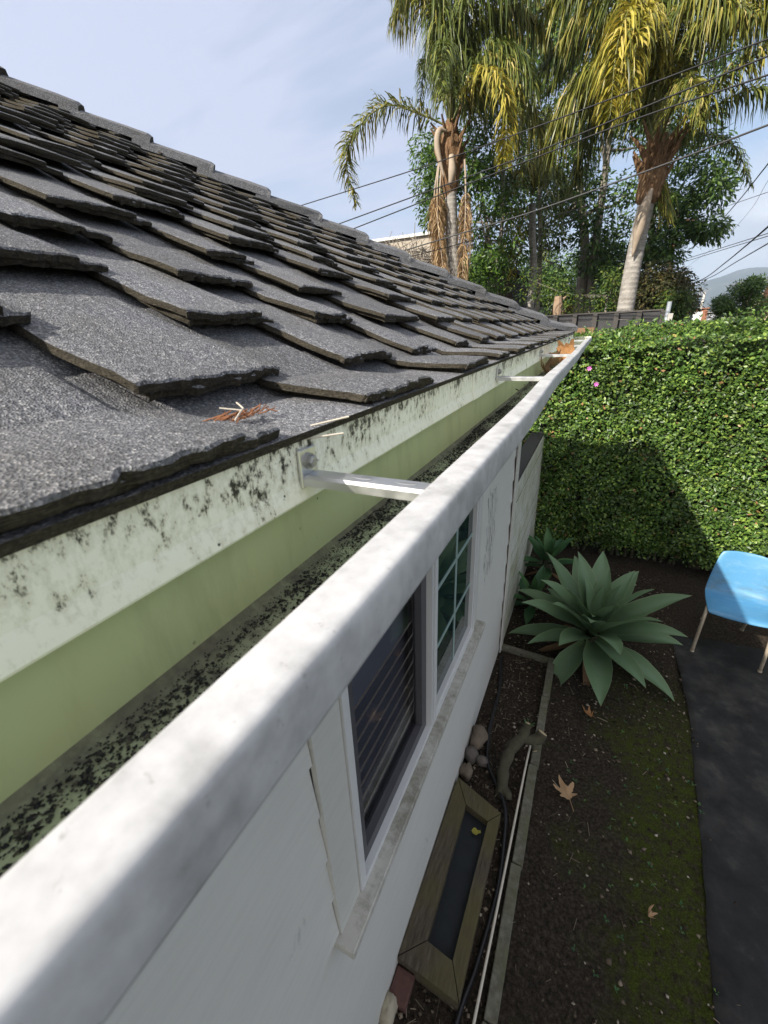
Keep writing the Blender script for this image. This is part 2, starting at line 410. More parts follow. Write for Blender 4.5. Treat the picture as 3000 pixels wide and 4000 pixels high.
M_ROCK = plain('tan_rock', (0.15, 0.118, 0.088), 0.9, 0.5, 18, bump=0.6)
M_ROCKG = plain('grey_rock', (0.115, 0.10, 0.088), 0.9, 0.4, 18, bump=0.6)
M_BRICK = plain('red_brick', (0.10, 0.05, 0.04), 0.9, 0.4, 40, bump=0.5)
M_BARK = plain('mossy_bark', (0.062, 0.057, 0.036), 0.95, 0.6, 22, bump=0.9)
M_CUT = plain('cut_wood', (0.46, 0.36, 0.22), 0.8, 0.2, 40)
M_BARKG = plain('grey_bark', (0.25, 0.22, 0.185), 0.95, 0.5, 9, bump=0.8)
m = Mat('blue_plastic', 0.42, 0.45)
c = m.mix(m.noise(4, 5), (0.06, 0.215, 0.40), (0.085, 0.265, 0.455))
c = m.mix(m.math('MULTIPLY', m.mr(m.noise(9, 6, 0.7, vec=m.map((1, 3, 3))), 0.52, 0.8), 0.5), c, (0.22, 0.36, 0.46))
x, y, z = m.xyz(); cr_ = m.math('MULTIPLY', m.mr(y, .10, .16), m.mr(y, .225, .19)); c = m.mix(m.math('MULTIPLY', m.math('MULTIPLY', cr_, m.mr(m.noise(7, 5, .7, vec=m.map((1, 3, 3))), .42, .65)), .55), c, (0.07, 0.12, 0.13))
m.col(c); M_BLUE = m.m
M_CHROME = plain('worn_steel_tube', (0.50, 0.42, 0.32), 0.38, 0.25, 40, metal=0.35)
# plants
m = Mat('agave_leaf', 0.55, 0.35)
c = m.mix(m.noise(7, 4), (0.105, 0.185, 0.092), (0.16, 0.25, 0.135)); c = m.mix(m.math('MULTIPLY', m.island(), 0.4), c, (0.085, 0.14, 0.06))
def at_(nm):
    n_ = m.t.nodes.new('ShaderNodeAttribute'); n_.attribute_name = nm; return n_.outputs['Fac']
c = m.mix(m.mr(at_('along'), 0.32, 0.0, 0, 0.55), c, (0.20, 0.27, 0.11))
c = m.mix(m.mr(at_('across'), 0.0, 0.55, 0.35, 0.0), c, (0.19, 0.27, 0.20))
c = m.mix(m.math('MULTIPLY', m.mr(m.noise(42, 4, .7), .6, .75), .35), c, (0.06, 0.08, 0.04))
c = m.mix(m.math('MULTIPLY', at_('margin'), 0.7), c, (0.34, 0.38, 0.24))
c = m.mix(m.mr(at_('along'), 0.975, 1.0), c, (0.20, 0.10, 0.05))
m.col(c); m.translucent(c, 0.12); M_AGAVE = m.m
M_AGAVE2 = leafmat('agave_small_leaf', [(0, (0.035, 0.10, 0.045)), (0.8, (0.07, 0.155, 0.05)), (1, (0.16, 0.24, 0.03))], 0.5, 0.35, 0.15)
M_HEDGE = leafmat('hedge_leaf', [(0.0, (0.022, 0.050, 0.010)), (0.4, (0.052, 0.108, 0.019)), (0.8, (0.105, 0.18, 0.030)), (0.985, (0.22, 0.30, 0.055)), (0.99, (0.30, 0.17, 0.07)), (1.0, (0.22, 0.12, 0.06))], 0.40, 0.45, 0.2)
_n = M_HEDGE.node_tree; _tc = _n.nodes.new('ShaderNodeTexCoord'); _nz = _n.nodes.new('ShaderNodeTexNoise'); _nz.inputs['Scale'].default_value = 3.2; _nz.inputs['Detail'].default_value = 4
_n.links.new(_tc.outputs['Object'], _nz.inputs['Vector']); _hs = _n.nodes.new('ShaderNodeHueSaturation'); _mr = _n.nodes.new('ShaderNodeMapRange'); _mr.inputs[1].default_value = .3; _mr.inputs[2].default_value = .7; _mr.inputs[3].default_value = .7; _mr.inputs[4].default_value = 1.75
_n.links.new(_nz.outputs[0], _mr.inputs[0]); _n.links.new(_mr.outputs[0], _hs.inputs['Value'])
_src = _n.nodes['Principled BSDF'].inputs['Base Color'].links[0].from_socket; _n.links.new(_src, _hs.inputs['Color']); _n.links.new(_hs.outputs[0], _n.nodes['Principled BSDF'].inputs['Base Color'])
M_CORE = plain('hedge_inner_shade', (0.012, 0.014, 0.008), 0.95, 0.6, 30, bump=0.8)
M_PINK = plain('pink_petal', (0.62, 0.16, 0.52), 0.5, 0.1)
M_PALMG = leafmat('palm_leaflet_green', [(0, (0.05, 0.08, 0.018)), (0.6, (0.12, 0.16, 0.032)), (1, (0.28, 0.28, 0.06))], 0.38, 0.5, 0.25)
M_PALMSUN = leafmat('palm_leaflet_sunlit_yellow', [(0, (0.07, 0.085, 0.010)), (0.35, (0.27, 0.25, 0.03)), (0.75, (0.48, 0.40, 0.055)), (1, (0.56, 0.45, 0.12))], 0.4, 0.45, 0.25)  # yellower copy of the leaflet colour, painted for sunlit fronds
M_PALMM = leafmat('palm_leaflet_olive', [(0, (0.06, 0.09, 0.016)), (0.5, (0.17, 0.185, 0.03)), (0.85, (0.34, 0.30, 0.05)), (1, (0.50, 0.40, 0.15))], 0.4, 0.45, 0.25)
M_RACHIS = plain('palm_rachis', (0.16, 0.17, 0.06), 0.5, 0.2)
M_DEAD = leafmat('palm_dead_leaflet', [(0, (0.26, 0.16, 0.08)), (0.6, (0.46, 0.32, 0.17)), (1, (0.62, 0.47, 0.29))], 0.8, 0.2, 0.15)
M_SPATHE = plain('palm_spathe', (0.36, 0.29, 0.22), 0.8, 0.3, 6, bump=0.4)
m = Mat('palm_trunk', 0.9, 0.2)
x, y, z = m.xyz()
ring = m.math('SINE', m.math('MULTIPLY', m.math('ADD', z, m.math('MULTIPLY', m.noise(3, 3), 0.07)), 62))
c = m.ramp(m.noise(9, 6, 0.7), [(0.3, (0.20, 0.185, 0.165)), (0.7, (0.42, 0.395, 0.36))]); c = m.mix(m.mr(ring, 0.75, 1.0, 0, 0.35), c, (0.16, 0.135, 0.115))
m.col(c); m.bump(m.math('ADD', m.math('MULTIPLY', ring, .25), m.noise(30, 5)), 0.5, 0.02); M_PTRUNK = m.m
m = Mat('palm_boot_fibre', 0.95, 0.1)
f_ = m.noise(10, 6, 0.75, vec=m.map((3, 3, 0.8)))
m.col(m.ramp(f_, [(0.3, (0.075, 0.04, 0.022)), (0.55, (0.24, 0.145, 0.08)), (0.75, (0.46, 0.36, 0.25))])); m.bump(f_, 0.9, 0.04); M_BOOT = m.m
TREE_L = [leafmat('tree_leaf_bright', [(0, (0.035, 0.085, 0.012)), (0.6, (0.075, 0.15, 0.02)), (1, (0.14, 0.23, 0.035))], 0.4, 0.45, 0.3),
          leafmat('tree_leaf_dark', [(0, (0.024, 0.058, 0.014)), (0.6, (0.065, 0.13, 0.026)), (1, (0.16, 0.25, 0.045))], 0.42, 0.4, 0.25),
          leafmat('tree_leaf_olive', [(0, (0.025, 0.03, 0.012)), (0.6, (0.06, 0.068, 0.022)), (1, (0.14, 0.10, 0.035))], 0.5, 0.35, 0.2),
          leafmat('tree_leaf_mid', [(0, (0.025, 0.06, 0.010)), (0.6, (0.06, 0.115, 0.018)), (1, (0.17, 0.20, 0.03))], 0.45, 0.4, 0.25)]
M_MULCH = leafmat('mulch_chip', [(0, (0.022, 0.016, 0.011)), (0.5, (0.06, 0.045, 0.032)), (0.80, (0.14, 0.11, 0.08)), (0.95, (0.26, 0.21, 0.155)), (1.0, (0.46, 0.41, 0.34))], 0.9, 0.15, 0.02)
M_GRIT = leafmat('loose_granule', [(0, (0.010, 0.010, 0.012)), (0.7, (0.030, 0.031, 0.034)), (1.0, (0.09, 0.08, 0.065))], 0.9, 0.2, 0.0)
def dryleaf(name, c0, c1):
    m = Mat(name, 0.7, 0.25); n = m.noise(16, 5, 0.65); c = m.mix(n, c0, c1); m.col(c); m.translucent(c, 0.25); return m.m
M_LEAFO = dryleaf('orange_dry_leaf', (0.36, 0.17, 0.07), (0.56, 0.32, 0.15))
M_LEAFT = dryleaf('tan_dry_leaf', (0.36, 0.22, 0.12), (0.52, 0.35, 0.20))
M_LEAFB = dryleaf('brown_dry_leaf', (0.12, 0.07, 0.04), (0.27, 0.17, 0.09))
M_YLEAF = dryleaf('yellow_leaf', (0.35, 0.33, 0.05), (0.5, 0.46, 0.12))

# ================================================================== setting: ground, mountains
def gz(x, y):
    """height of the ground"""
    y = np.asarray(y, float)
    s = lambda a, b: np.clip((y - a) / (b - a), 0, 1) ** 2 * (3 - 2 * np.clip((y - a) / (b - a), 0, 1))
    return 0.9 * s(6.6, 10.5) + 0.35 * s(12, 30) + 0.5 * s(30, 200)
ys = np.concatenate([np.linspace(-400, -3, 8), np.linspace(-2.5, 7, 40), np.linspace(7.3, 30, 24), np.linspace(35, 200, 12), np.array([400, 1000, 2500, 6000])])
xs = np.concatenate([np.array([-4000, -1000, -300, -80, -30, -12]), np.linspace(-8, 8, 60), np.array([12, 30, 80, 300, 1000, 4000])])
XX, YY = np.meshgrid(xs, ys)
bumpy = 0.012 * np.sin(XX * 5.1 + 1.3 * np.sin(YY * 3)) * np.sin(YY * 4.3) * (np.abs(XX) < 8) * (np.abs(YY) < 8)
ZZ = gz(XX, YY) + bumpy - 0.004
nx, ny = len(xs), len(ys)
F = np.array([(j * nx + i, j * nx + i + 1, (j + 1) * nx + i + 1, (j + 1) * nx + i) for j in range(ny - 1) for i in range(nx - 1)])
tag(mesh('ground', np.stack([XX, YY, ZZ], -1).reshape(-1, 3), F, M_SOIL, smooth=True), 'dark mossy soil of the narrow side yard', None, kind='structure')

m = Mat('mountain_brush', 0.95, 0.1)
c = m.ramp(m.noise(0.006, 7, 0.6), [(0.35, (0.025, 0.04, 0.03)), (0.55, (0.05, 0.06, 0.045)), (0.66, (0.22, 0.17, 0.13))]); m.col(c)
ridge = [(1200, 690), (1440, 672), (1490, 632), (1530, 603), (1565, 594), (1600, 580), (1630, 576), (1659, 576), (1760, 560), (1900, 565)]
RP_ = np.array([P(a, b, 2600) for a, b in ridge])
gx = np.linspace(RP_[0][0] - 300, RP_[-1][0] + 2500, 120); gy = np.linspace(1500, 4200, 60)
GX, GY = np.meshgrid(gx, gy)
hr = np.interp(GX, RP_[:, 0], RP_[:, 2])
fall = np.clip((GY - 1500) / 1100, 0, 1) ** 1.15
nse = 0.0
for k in range(1, 6):
    nse = nse + np.sin(GX * 0.004 * k * 1.7 + 2.1 * k + 1.5 * np.sin(GY * .0017 * k)) * np.cos(GY * 0.0031 * k + k) / k
GZ = hr * fall * (1 + 0.10 * nse * (1 - np.abs(fall - 0.5) * 1.8)) - 4
F = np.array([(j * 120 + i, j * 120 + i + 1, (j + 1) * 120 + i + 1, (j + 1) * 120 + i) for j in range(59) for i in range(119)])
tag(mesh('mountains', np.stack([GX, GY, GZ], -1).reshape(-1, 3), F, m.m, smooth=True), 'hazy blue mountain range under the clouds', None, kind='structure')

# ================================================================== house
house = thing('house', 'white lap sided house with dark grey shingle roof and metal gutter', 'house', (-1.5, 1.0, 0))
YC = 3.59                                              # hip corner
def RPt(u, h=0.0):
    if u >= 1: x, z = -0.18 - 0.117 * u, 2.612 + 0.0585 * u
    else: x, z = -0.18 - 0.117 * u, 2.650 + (2.6705 - 2.650) * u
    return np.array([x + h * 0.447, z + h * 0.894])
TA, TB = 0.0070, 0.0070
STEP = TA + TB
NC = 27
manual = {0: [(-.05, .185, .222), (.348, .496, .535), (.655, .80, .85)],
          1: [(-.04, .07, .10), (.203, .349, .372), (.496, .617, .663), (.735, .817, .877)],
          2: [(.0, .19, .212), (.362, .485, .514), (.61, .705, .743), (.865, 1.05, 1.082)],
          3: [(.12, .335, .371), (.467, .566, .618), (.737, .865, .904), (1.135, 1.292, 1.361)],
          4: [(.0, .10, .14), (.33, .43, .467), (.64, .74, .768), (.994, 1.143, 1.176), (1.299, 1.43, 1.474)]}
def fill(tabs, y0, y1):
    t = sorted(tabs)
    y = t[-1][2] + random.uniform(.05, .12) if t else y0
    while y < y1:
        wd = random.uniform(.09, .17); t.append((y, y + wd, y + wd + random.uniform(.02, .04))); y = t[-1][2] + random.uniform(.06, .12)
    y = t[0][0] - random.uniform(.06, .12)
    while y > y0:
        wd = random.uniform(.09, .17); t.insert(0, (y - wd - .03, y - .03, y)); y = t[0][0] - random.uniform(.06, .12)
    return t
courses = []
for i in range(NC):
    if i in manual: T = fill(manual[i], -1.6, YC)
    else:
        T = []; prev = courses[-1]
        for a, b in zip(prev[:-1], prev[1:]):
            r2 = b[0] + random.uniform(-.012, .012); r = r2 - random.uniform(.02, .04); l = a[1] - random.uniform(-.01, .04)
            if r - l < .06: l = r - random.uniform(.07, .1)
            if T and l < T[-1][2] + .035: l = T[-1][2] + .035
            if r - l < .04: continue
            if r - l > .2: l = r - random.uniform(.12, .18)
            T.append((l, r, r2))
        T = fill(T, -1.6, YC)
    courses.append(T)
roof = B()
def slab(l, r, i, h0, th, recess=0.0, un=2.25):
    near = i < 7 and l < 1.6
    us = [i + recess, i + recess + .018, i + .07, i + .2, i + .45, i + .75, i + 1.0, i + 1.6, i + un] if near else [i + recess, i + recess + .03, i + .3, i + 1.0, i + un]
    nw = max(4, int((r - l) / (.007 if near else .03)))
    rough = 1.0 if near else .6
    jit = np.cumsum(np.random.default_rng(int(l * 9973) % 99991 + i * 31).normal(0, .006, nw + 1)); jit = jit - np.linspace(jit[0], jit[-1], nw + 1) + [random.gauss(0, .012) for _ in range(nw + 1)]
    lift = random.uniform(0, .004); ph = random.uniform(0, 6.28); wv = random.uniform(.0006, .0018); skew = random.gauss(0, .018)
    sl = [random.gauss(0, .0012) for _ in us]; sr = [random.gauss(0, .0012) for _ in us]
    V = []
    for q, u in enumerate(us):
        for k in range(nw + 1):
            t = k / nw
            yy = (l + sl[q]) * (1 - t) + (r + sr[q]) * t
            uu = u + (jit[k] + skew * (t - .5) if q < 2 else jit[k] * .3 if q == 2 else 0)
            hh = h0 - STEP * (u - i) + (lift * (1 - min(1, (u - i) * 1.4)) if u < i + 1 else 0)
            hh += wv * math.sin(ph + t * 5 + (u - i) * 4) * (1 if u < i + 1.2 else 0)
            if q == 0: hh -= .0016 + abs(random.gauss(0, .0005)) * rough
            if k in (0, nw): hh -= .0014
            hh += random.gauss(0, .00028) * rough
            if i == 0 and u < .5: hh -= .006 * (.5 - u)
            p = RPt(uu, hh); V.append((p[0], min(yy, YC - .117 * uu + .01), p[1]))
    top = len(V)
    for q, u in enumerate(us):
        for k in range(nw + 1):
            x_, y_, z_ = V[q * (nw + 1) + k]
            a_ = random.gauss(0, .0011) * rough if q == 0 else 0
            b_ = random.gauss(0, .0007) * rough if k in (0, nw) else 0
            V.append((x_ - th * .447 + a_, y_ + b_, z_ - th * .894 + a_ * .4))
    F = []; Mi = []
    a = lambda q, k: q * (nw + 1) + k
    for q in range(len(us) - 1):
        for k in range(nw):
            F.append((a(q, k), a(q, k + 1), a(q + 1, k + 1), a(q + 1, k))); Mi.append(0)
    for k in range(nw):
        F.append((a(0, k + 1), a(0, k), top + a(0, k), top + a(0, k + 1))); Mi.append(1)
    for q in range(len(us) - 1):
        F.append((a(q, 0), a(q + 1, 0), top + a(q + 1, 0), top + a(q, 0))); Mi.append(1)
        F.append((a(q + 1, nw), a(q, nw), top + a(q, nw), top + a(q + 1, nw))); Mi.append(1)
    b0 = roof.n
    roof.V.append(np.array(V)); roof.n += len(V)
    for f, mm in zip(F, Mi): roof.F.append(tuple(j + b0 for j in f)); roof.M.append(mm)
for i, T in enumerate(courses):
    ye = YC - 0.117 * i
    for (l, r, r2) in T:
        if l > ye - .02: continue
        r = min(r, ye); r2 = min(r2, ye)
        slab(l, r, i, 0.0, TA); slab(l + random.uniform(.008, .018), max(r2, r), i, -TA, TB, 0.03)
# starter strip and deck under the tabs
us = np.linspace(-0.02, NC, 60); V = []
for u in us:
    p = RPt(max(u, -0.02), -STEP * 2.1 if u > 0.9 else -STEP - 0.002 - STEP * 1.0 * max(u, 0)); V += [(p[0], -1.7, p[1]), (p[0], YC - .117 * u + .004, p[1])]
roof.add(V, [(2 * k, 2 * k + 1, 2 * k + 3, 2 * k + 2) for k in range(len(us) - 1)], 0)
p0 = RPt(-0.02, -STEP - 0.002); p1 = RPt(-0.02, -STEP - 0.009)
roof.add([(p0[0], -1.7, p0[1]), (p0[0], YC, p0[1]), (p1[0], YC, p1[1]), (p1[0], -1.7, p1[1]), (-.26, YC, p1[1] + .004), (-.26, -1.7, p1[1] + .004)], [(0, 1, 2, 3), (3, 2, 4, 5)], 1)
# hip end and back slope (stepped courses)
xr, zr = RPt(NC)
hipv = []
for u in range(NC):
    for (uu, hh) in ((u, 0.0), (u + 1, -STEP)):
        p = RPt(uu, hh); yy = YC - .117 * uu; hipv += [(p[0] - .01, yy, p[1] - .005), (2 * xr - p[0] + .01, yy, p[1] - .005)]
roof.add(hipv, [(2 * k + 1, 2 * k, 2 * k + 2, 2 * k + 3) for k in range(2 * NC - 1)], 0)
pe = RPt(0); roof.add([(xr, -1.7, zr), (xr, YC - .117 * NC, zr), (2 * xr - pe[0], YC, pe[1]), (2 * xr - pe[0], -1.7, pe[1])], [(0, 1, 2, 3)], 0)
ro = roof.obj('roof', [M_GRAN, M_EDGE], house)
# hip caps
caps = B(); tt = 0.05
def hp(t): return np.array([-.18 - t, YC - t, 2.612 + .5 * t if t > .117 else 2.65 + .175 * t])
def cap_piece(t0, t1):
    d = norm(hp(t1) - hp(t0)); ax = norm(np.array([1, -1, 0.0])); up = norm(np.cross(ax, d)); up = up if up[2] > 0 else -up
    sec = [(-.066, -.022), (-.034, -.006), (0, .006), (.034, -.006), (.066, -.022)]
    V = []; tk = 0.03
    for (t, lift) in ((t0 - .016, .034 + random.uniform(0, .006)), (t0 - .004, .042), (t0 + .05, .036), (t1 + .03, .010)):
        c = hp(t)
        for (a, b) in sec: V.append(c + ax * (a + random.gauss(0, .003)) + up * (b + lift))
        for (a, b) in sec: V.append(c + ax * a + up * (b + lift - tk))
    F = []; k = 5
    for s_ in range(3):
        o0, o1 = s_ * 10, s_ * 10 + 10
        for j in range(4): F.append((o0 + j, o0 + j + 1, o1 + j + 1, o1 + j))
        F.append((o0, o1, o1 + 5, o0 + 5)); F.append((o0 + 4, o0 + 9, o1 + 9, o1 + 4))
    Fe = [(j, j + 5, j + 6, j + 1) for j in range(4)]
    caps.add(V, F + Fe, 0)
    for q in range(len(Fe)): caps.M[-1 - q] = 1
while tt < 3.1:
    cap_piece(tt, tt + .18); tt += .18
caps.obj('hip_cap', [M_GRAN, M_EDGE], ro)
# fascia flashing
fa = B()
fa.prism([(-.1915, 2.629), (-.1925, 2.598), (-.1885, 2.584), (-.1890, 2.5825), (-.1945, 2.598), (-.197, 2.629)], -1.7, YC - .012)
for yy in (.74, 1.35, 2.05, 2.8):                       # overlapped joints in the flashing
    fa.prism([(-.1900, 2.6285), (-.1905, 2.598), (-.1868, 2.5835), (-.1885, 2.5825), (-.1925, 2.598), (-.192, 2.6285)], yy, yy + .05)
fa.obj('fascia_flashing', M_FLASH, house)
# gutter: one bent sheet
gut = B()
prof = [(-.2005, 2.63), (-.1990, 2.590), (-.1968, 2.5275), (-.1945, 2.5242), (-.189, 2.523), (-.125, 2.523), (-.112, 2.526), (-.100, 2.545), (-.094, 2.565), (-.084, 2.578), (-.0775, 2.582), (-.0775, 2.592), (-.0800, 2.5985), (-.0915, 2.5985)]
outp = [(-.0925, 2.6030), (-.0918, 2.6042), (-.0905, 2.6048), (-.0890, 2.6050), (-.0745, 2.6046), (-.0728, 2.6045), (-.0713, 2.6040), (-.0701, 2.6028), (-.0695, 2.6013), (-.0693, 2.5996), (-.0691, 2.5975), (-.0688, 2.5800), (-.0692, 2.5780), (-.0705, 2.5768), (-.0790, 2.5750), (-.0890, 2.5620), (-.0960, 2.5430), (-.1090, 2.5220), (-.125, 2.5185), (-.1860, 2.5185), (-.2010, 2.5250), (-.2035, 2.63)]
full = prof + outp
YS = list(np.linspace(-1.7, YC + .02, 60))
n = len(full); V = []
for yy in YS:
    wob = .0016 * math.sin(yy * 4.1) + .001 * math.sin(yy * 11 + 1)
    for k, (a, b) in enumerate(full):
        g_ = 1.0 if k > 8 and k < 29 else 0.0
        V.append((a + wob * g_, yy, b + .0012 * math.sin(yy * 6 + 2) * g_))
F = []; Mi = []
for s_ in range(len(YS) - 1):
    for k in range(n):
        k2 = (k + 1) % n
        F.append((s_ * n + k, s_ * n + k2, (s_ + 1) * n + k2, (s_ + 1) * n + k))
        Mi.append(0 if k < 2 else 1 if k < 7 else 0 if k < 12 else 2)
gut.V.append(np.array(V)); gut.n = len(V); gut.F = F; gut.M = Mi
# end cap
capp = prof[1:7] + outp[6:0:-1][:0] + [(-.100, 2.545), (-.094, 2.565), (-.084, 2.578), (-.072, 2.582), (-.0715, 2.602), (-.1990, 2.605)]
gut.add([(a, YC + .020, b) for a, b in capp] + [(a, YC + .024, b) for a, b in capp], [tuple(range(len(capp))), tuple(range(2 * len(capp) - 1, len(capp) - 1, -1))] + [(i, (i + 1) % len(capp), len(capp) + (i + 1) % len(capp), len(capp) + i) for i in range(len(capp))], 3)
gut.box((-.2, YC + .012, 2.600), (-.073, YC + .028, 2.609), 3)
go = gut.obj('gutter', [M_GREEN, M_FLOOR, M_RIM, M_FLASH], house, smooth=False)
for p_ in go.data.polygons:
    if p_.material_index == 2: p_.use_smooth = True
# brackets
def bracket(y):
    b = B(); z0 = 2.5945; h = .0085
    # channel: rounded top, turned-down sides, from flashing to rim
    sec = [(-.0095, 0), (-.0092, .006), (-.0072, .0082), (.0072, .0082), (.0092, .006), (.0095, 0), (.0082, 0), (.0078, .0055), (-.0078, .0055), (-.0082, 0)]
    xs_ = [-.1905, -.186, -.150, -.110, -.082]
    V = [(x_, y + a, z0 + c_ - (.002 if q == 0 else 0)) for q, x_ in enumerate(xs_) for a, c_ in sec]; k = len(sec)
    F = [(q * k + j, q * k + (j + 1) % k, (q + 1) * k + (j + 1) % k, (q + 1) * k + j) for q in range(len(xs_) - 1) for j in range(k)]
    F += [tuple(range(k))[::-1], tuple((len(xs_) - 1) * k + j for j in range(k))]
    b.add(V, F)
    b.bbox((-.1915, y - .0105, 2.592), (-.1885, y + .0105, 2.622), .0008)
    # slots: raised rims around dark slots on top
    for xc in (-.143, -.108):
        ring = [(xc + .0085 * math.cos(a) * (1.0), y + .0028 * math.sin(a)) for a in np.linspace(0, 2 * math.pi, 14)[:-1]]
        ring2 = [(xc + .0068 * math.cos(a), y + .0017 * math.sin(a)) for a in np.linspace(0, 2 * math.pi, 14)[:-1]]
        zt = z0 + .0084; n_ = len(ring)
        b.add([(a, c_, zt) for a, c_ in ring] + [(a, c_, zt + .0004) for a, c_ in ring2] , [(i, (i + 1) % n_, n_ + (i + 1) % n_, n_ + i) for i in range(n_)])
        b.add([(a, c_, zt + .0002) for a, c_ in ring2], [tuple(range(n_))], 1)
    o = b.obj('bracket', [M_BRK, M_SCREW], go)
    s_ = B()
    s_.tube([(-.1885, y, 2.612), (-.1865, y, 2.612)], .0062, 14); s_.tube([(-.1865, y, 2.612), (-.1835, y, 2.612), (-.1825, y, 2.612)], [.0050, .0048, .0036], 6)
    s_.box((-.1826, y - .0038, 2.6112), (-.1820, y + .0038, 2.6128), 0)
    s_.obj('screw', [M_SCREW], go)
for y in (.250, .945, 1.675, 2.39, 3.09): bracket(y)
# loose bolt plate on flashing
# walls (lap boards) with the window opening y .60..1.92, z 1.13..2.25
WX = -0.455
wl = B()
rows = np.arange(-0.15, 2.75, 0.18)
def lap(y0, y1, za, zb):
    wl.add([(WX + .012, y0, za), (WX + .012, y1, za), (WX, y1, zb), (WX, y0, zb), (WX - .03, y0, za), (WX - .03, y1, za), (WX - .03, y1, zb), (WX - .03, y0, zb)],
           [(0, 1, 2, 3), (4, 5, 1, 0), (0, 3, 7, 4), (1, 5, 6, 2), (7, 6, 5, 4)])
for za in rows:
    zb = min(za + .18, 2.532)
    if zb - za < .01: continue
    if zb <= 1.12 or za >= 2.3: lap(-1.7, 3.13, za, zb)
    else:
        j = random.uniform(-.004, .004)
        lap(-1.7, .475 + j, za, zb); lap(1.98, 3.13, za, zb)
wl.box((-.55, -1.7, -.2), (-.49, .55, 2.53)); wl.box((-.55, 1.97, -.2), (-.49, 3.12, 2.53)); wl.box((-.55, .55, -.2), (-.49, 1.97, 1.09)); wl.box((-.55, .55, 2.28), (-.49, 1.97, 2.53))
# remaining sides
wl.box((-5.9, 3.05, -.2), (-.56, 3.12, 2.53)); wl.box((-5.9, -1.7, -.2), (-5.83, 3.04, 2.53)); wl.box((-5.82, -1.7, -.2), (-.56, -1.63, 2.5))
wl.obj('wall', M_WALL, house)
# soffit
b = B(); b.box((-.56, -1.7, 2.535), (-.206, 3.62, 2.55)); b.box((-6.0, 3.14, 2.535), (-.57, 3.6, 2.55)); b.box((-.2, 3.59, 2.55), (-.206, 3.6, 2.6)); b.obj('soffit', M_TRIM, house)
b = B(); b.box((-.50, 3.125, -.2), (-.4385, 3.17, 2.53)); b.box((-.4380, 3.060, .0), (-.428, 3.168, 2.53)); b.obj('corner_trim', M_TRIM, house)
# window surround: flat casing, sill
b = B(); b.box((-.452, .478, 1.102), (-.437, .588, 2.36)); b.box((-.452, 1.945, 1.102), (-.4395, 2.03, 2.36)); b.box((-.452, .59, 2.26), (-.437, 1.94, 2.36)); b.obj('window_casing', M_TRIM, house)
b = B(); b.bbox((-.49, .455, 1.066), (-.385, 2.04, 1.100), .003); b.obj('window_sill', M_SILL, house)
win = B()
fo = lambda bb, y0, y1, z0, z1, wd, x0, x1: [bb.box((x0, y0, z0), (x1, y0 + wd, z1)), bb.box((x0, y1 - wd, z0), (x1, y1, z1)), bb.box((x0, y0 + wd, z0), (x1, y1 - wd, z0 + wd)), bb.box((x0, y0 + wd, z1 - wd), (x1, y1 - wd, z1))]
fo(win, .592, 1.942, 1.101, 2.258, .028, -.475, -.430)
wo = win.obj('window', M_VINYL, house)
b = B(); b.box((-.474, 1.215, 1.130), (-.428, 1.228, 2.228)); b.box((-.474, 1.231, 1.130), (-.433, 1.240, 2.228)); b.box((-.474, 1.243, 1.130), (-.426, 1.272, 2.228)); b.obj('mullion', M_VINYL, wo)
b = B(); fo(b, 1.273, 1.912, 1.130, 2.228, .022, -.470, -.436); b.obj('sash_frame', M_VINYL, wo)
b = B(); fo(b, .622, 1.213, 1.130, 2.228, .05, -.487, -.452); b.obj('sash_frame', M_SASH, wo)
b = B(); b.box((-.462, 1.2955, 1.1525), (-.456, 1.8895, 2.2055)); b.obj('pane', M_GLASS, wo)
b = B(); b.add([(-.478, .6725, 1.1805), (-.478, 1.1625, 1.1805), (-.478, 1.1625, 2.1775), (-.478, .6725, 2.1775)], [(0, 1, 2, 3)]); b.obj('pane', M_CLEAR, wo)
b = B()
b.box((-.4558, 1.602, 1.153), (-.4535, 1.624, 2.205))
for zz in (1.43, 1.73, 2.02): b.box((-.4558, 1.296, zz), (-.4537, 1.601, zz + .02)); b.box((-.4558, 1.625, zz), (-.4537, 1.889, zz + .02))
b.obj('grid_bar', M_MUNT, wo)
b = B()
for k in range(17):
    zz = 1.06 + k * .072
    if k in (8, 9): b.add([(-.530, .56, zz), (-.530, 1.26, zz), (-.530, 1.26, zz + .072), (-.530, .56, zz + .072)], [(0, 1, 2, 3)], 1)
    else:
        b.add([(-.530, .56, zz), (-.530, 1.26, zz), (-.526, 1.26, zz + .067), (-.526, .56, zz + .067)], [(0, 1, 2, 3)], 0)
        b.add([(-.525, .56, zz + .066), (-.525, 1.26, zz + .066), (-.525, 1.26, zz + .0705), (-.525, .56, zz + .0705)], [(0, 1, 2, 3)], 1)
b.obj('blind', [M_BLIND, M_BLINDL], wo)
b = B(); b.box((-2.0, .56, 1.0), (-.56, 1.96, 1.02)); b.box((-2.0, .56, 1.021), (-1.98, 1.96, 2.4)); b.box((-.56, .552, 1.092), (-.4885, 1.968, 1.098)); b.obj('dark_room_sheets', M_DARK, wo)  # near-black sheets stand for the unlit room; the last covers the bright inner ledge

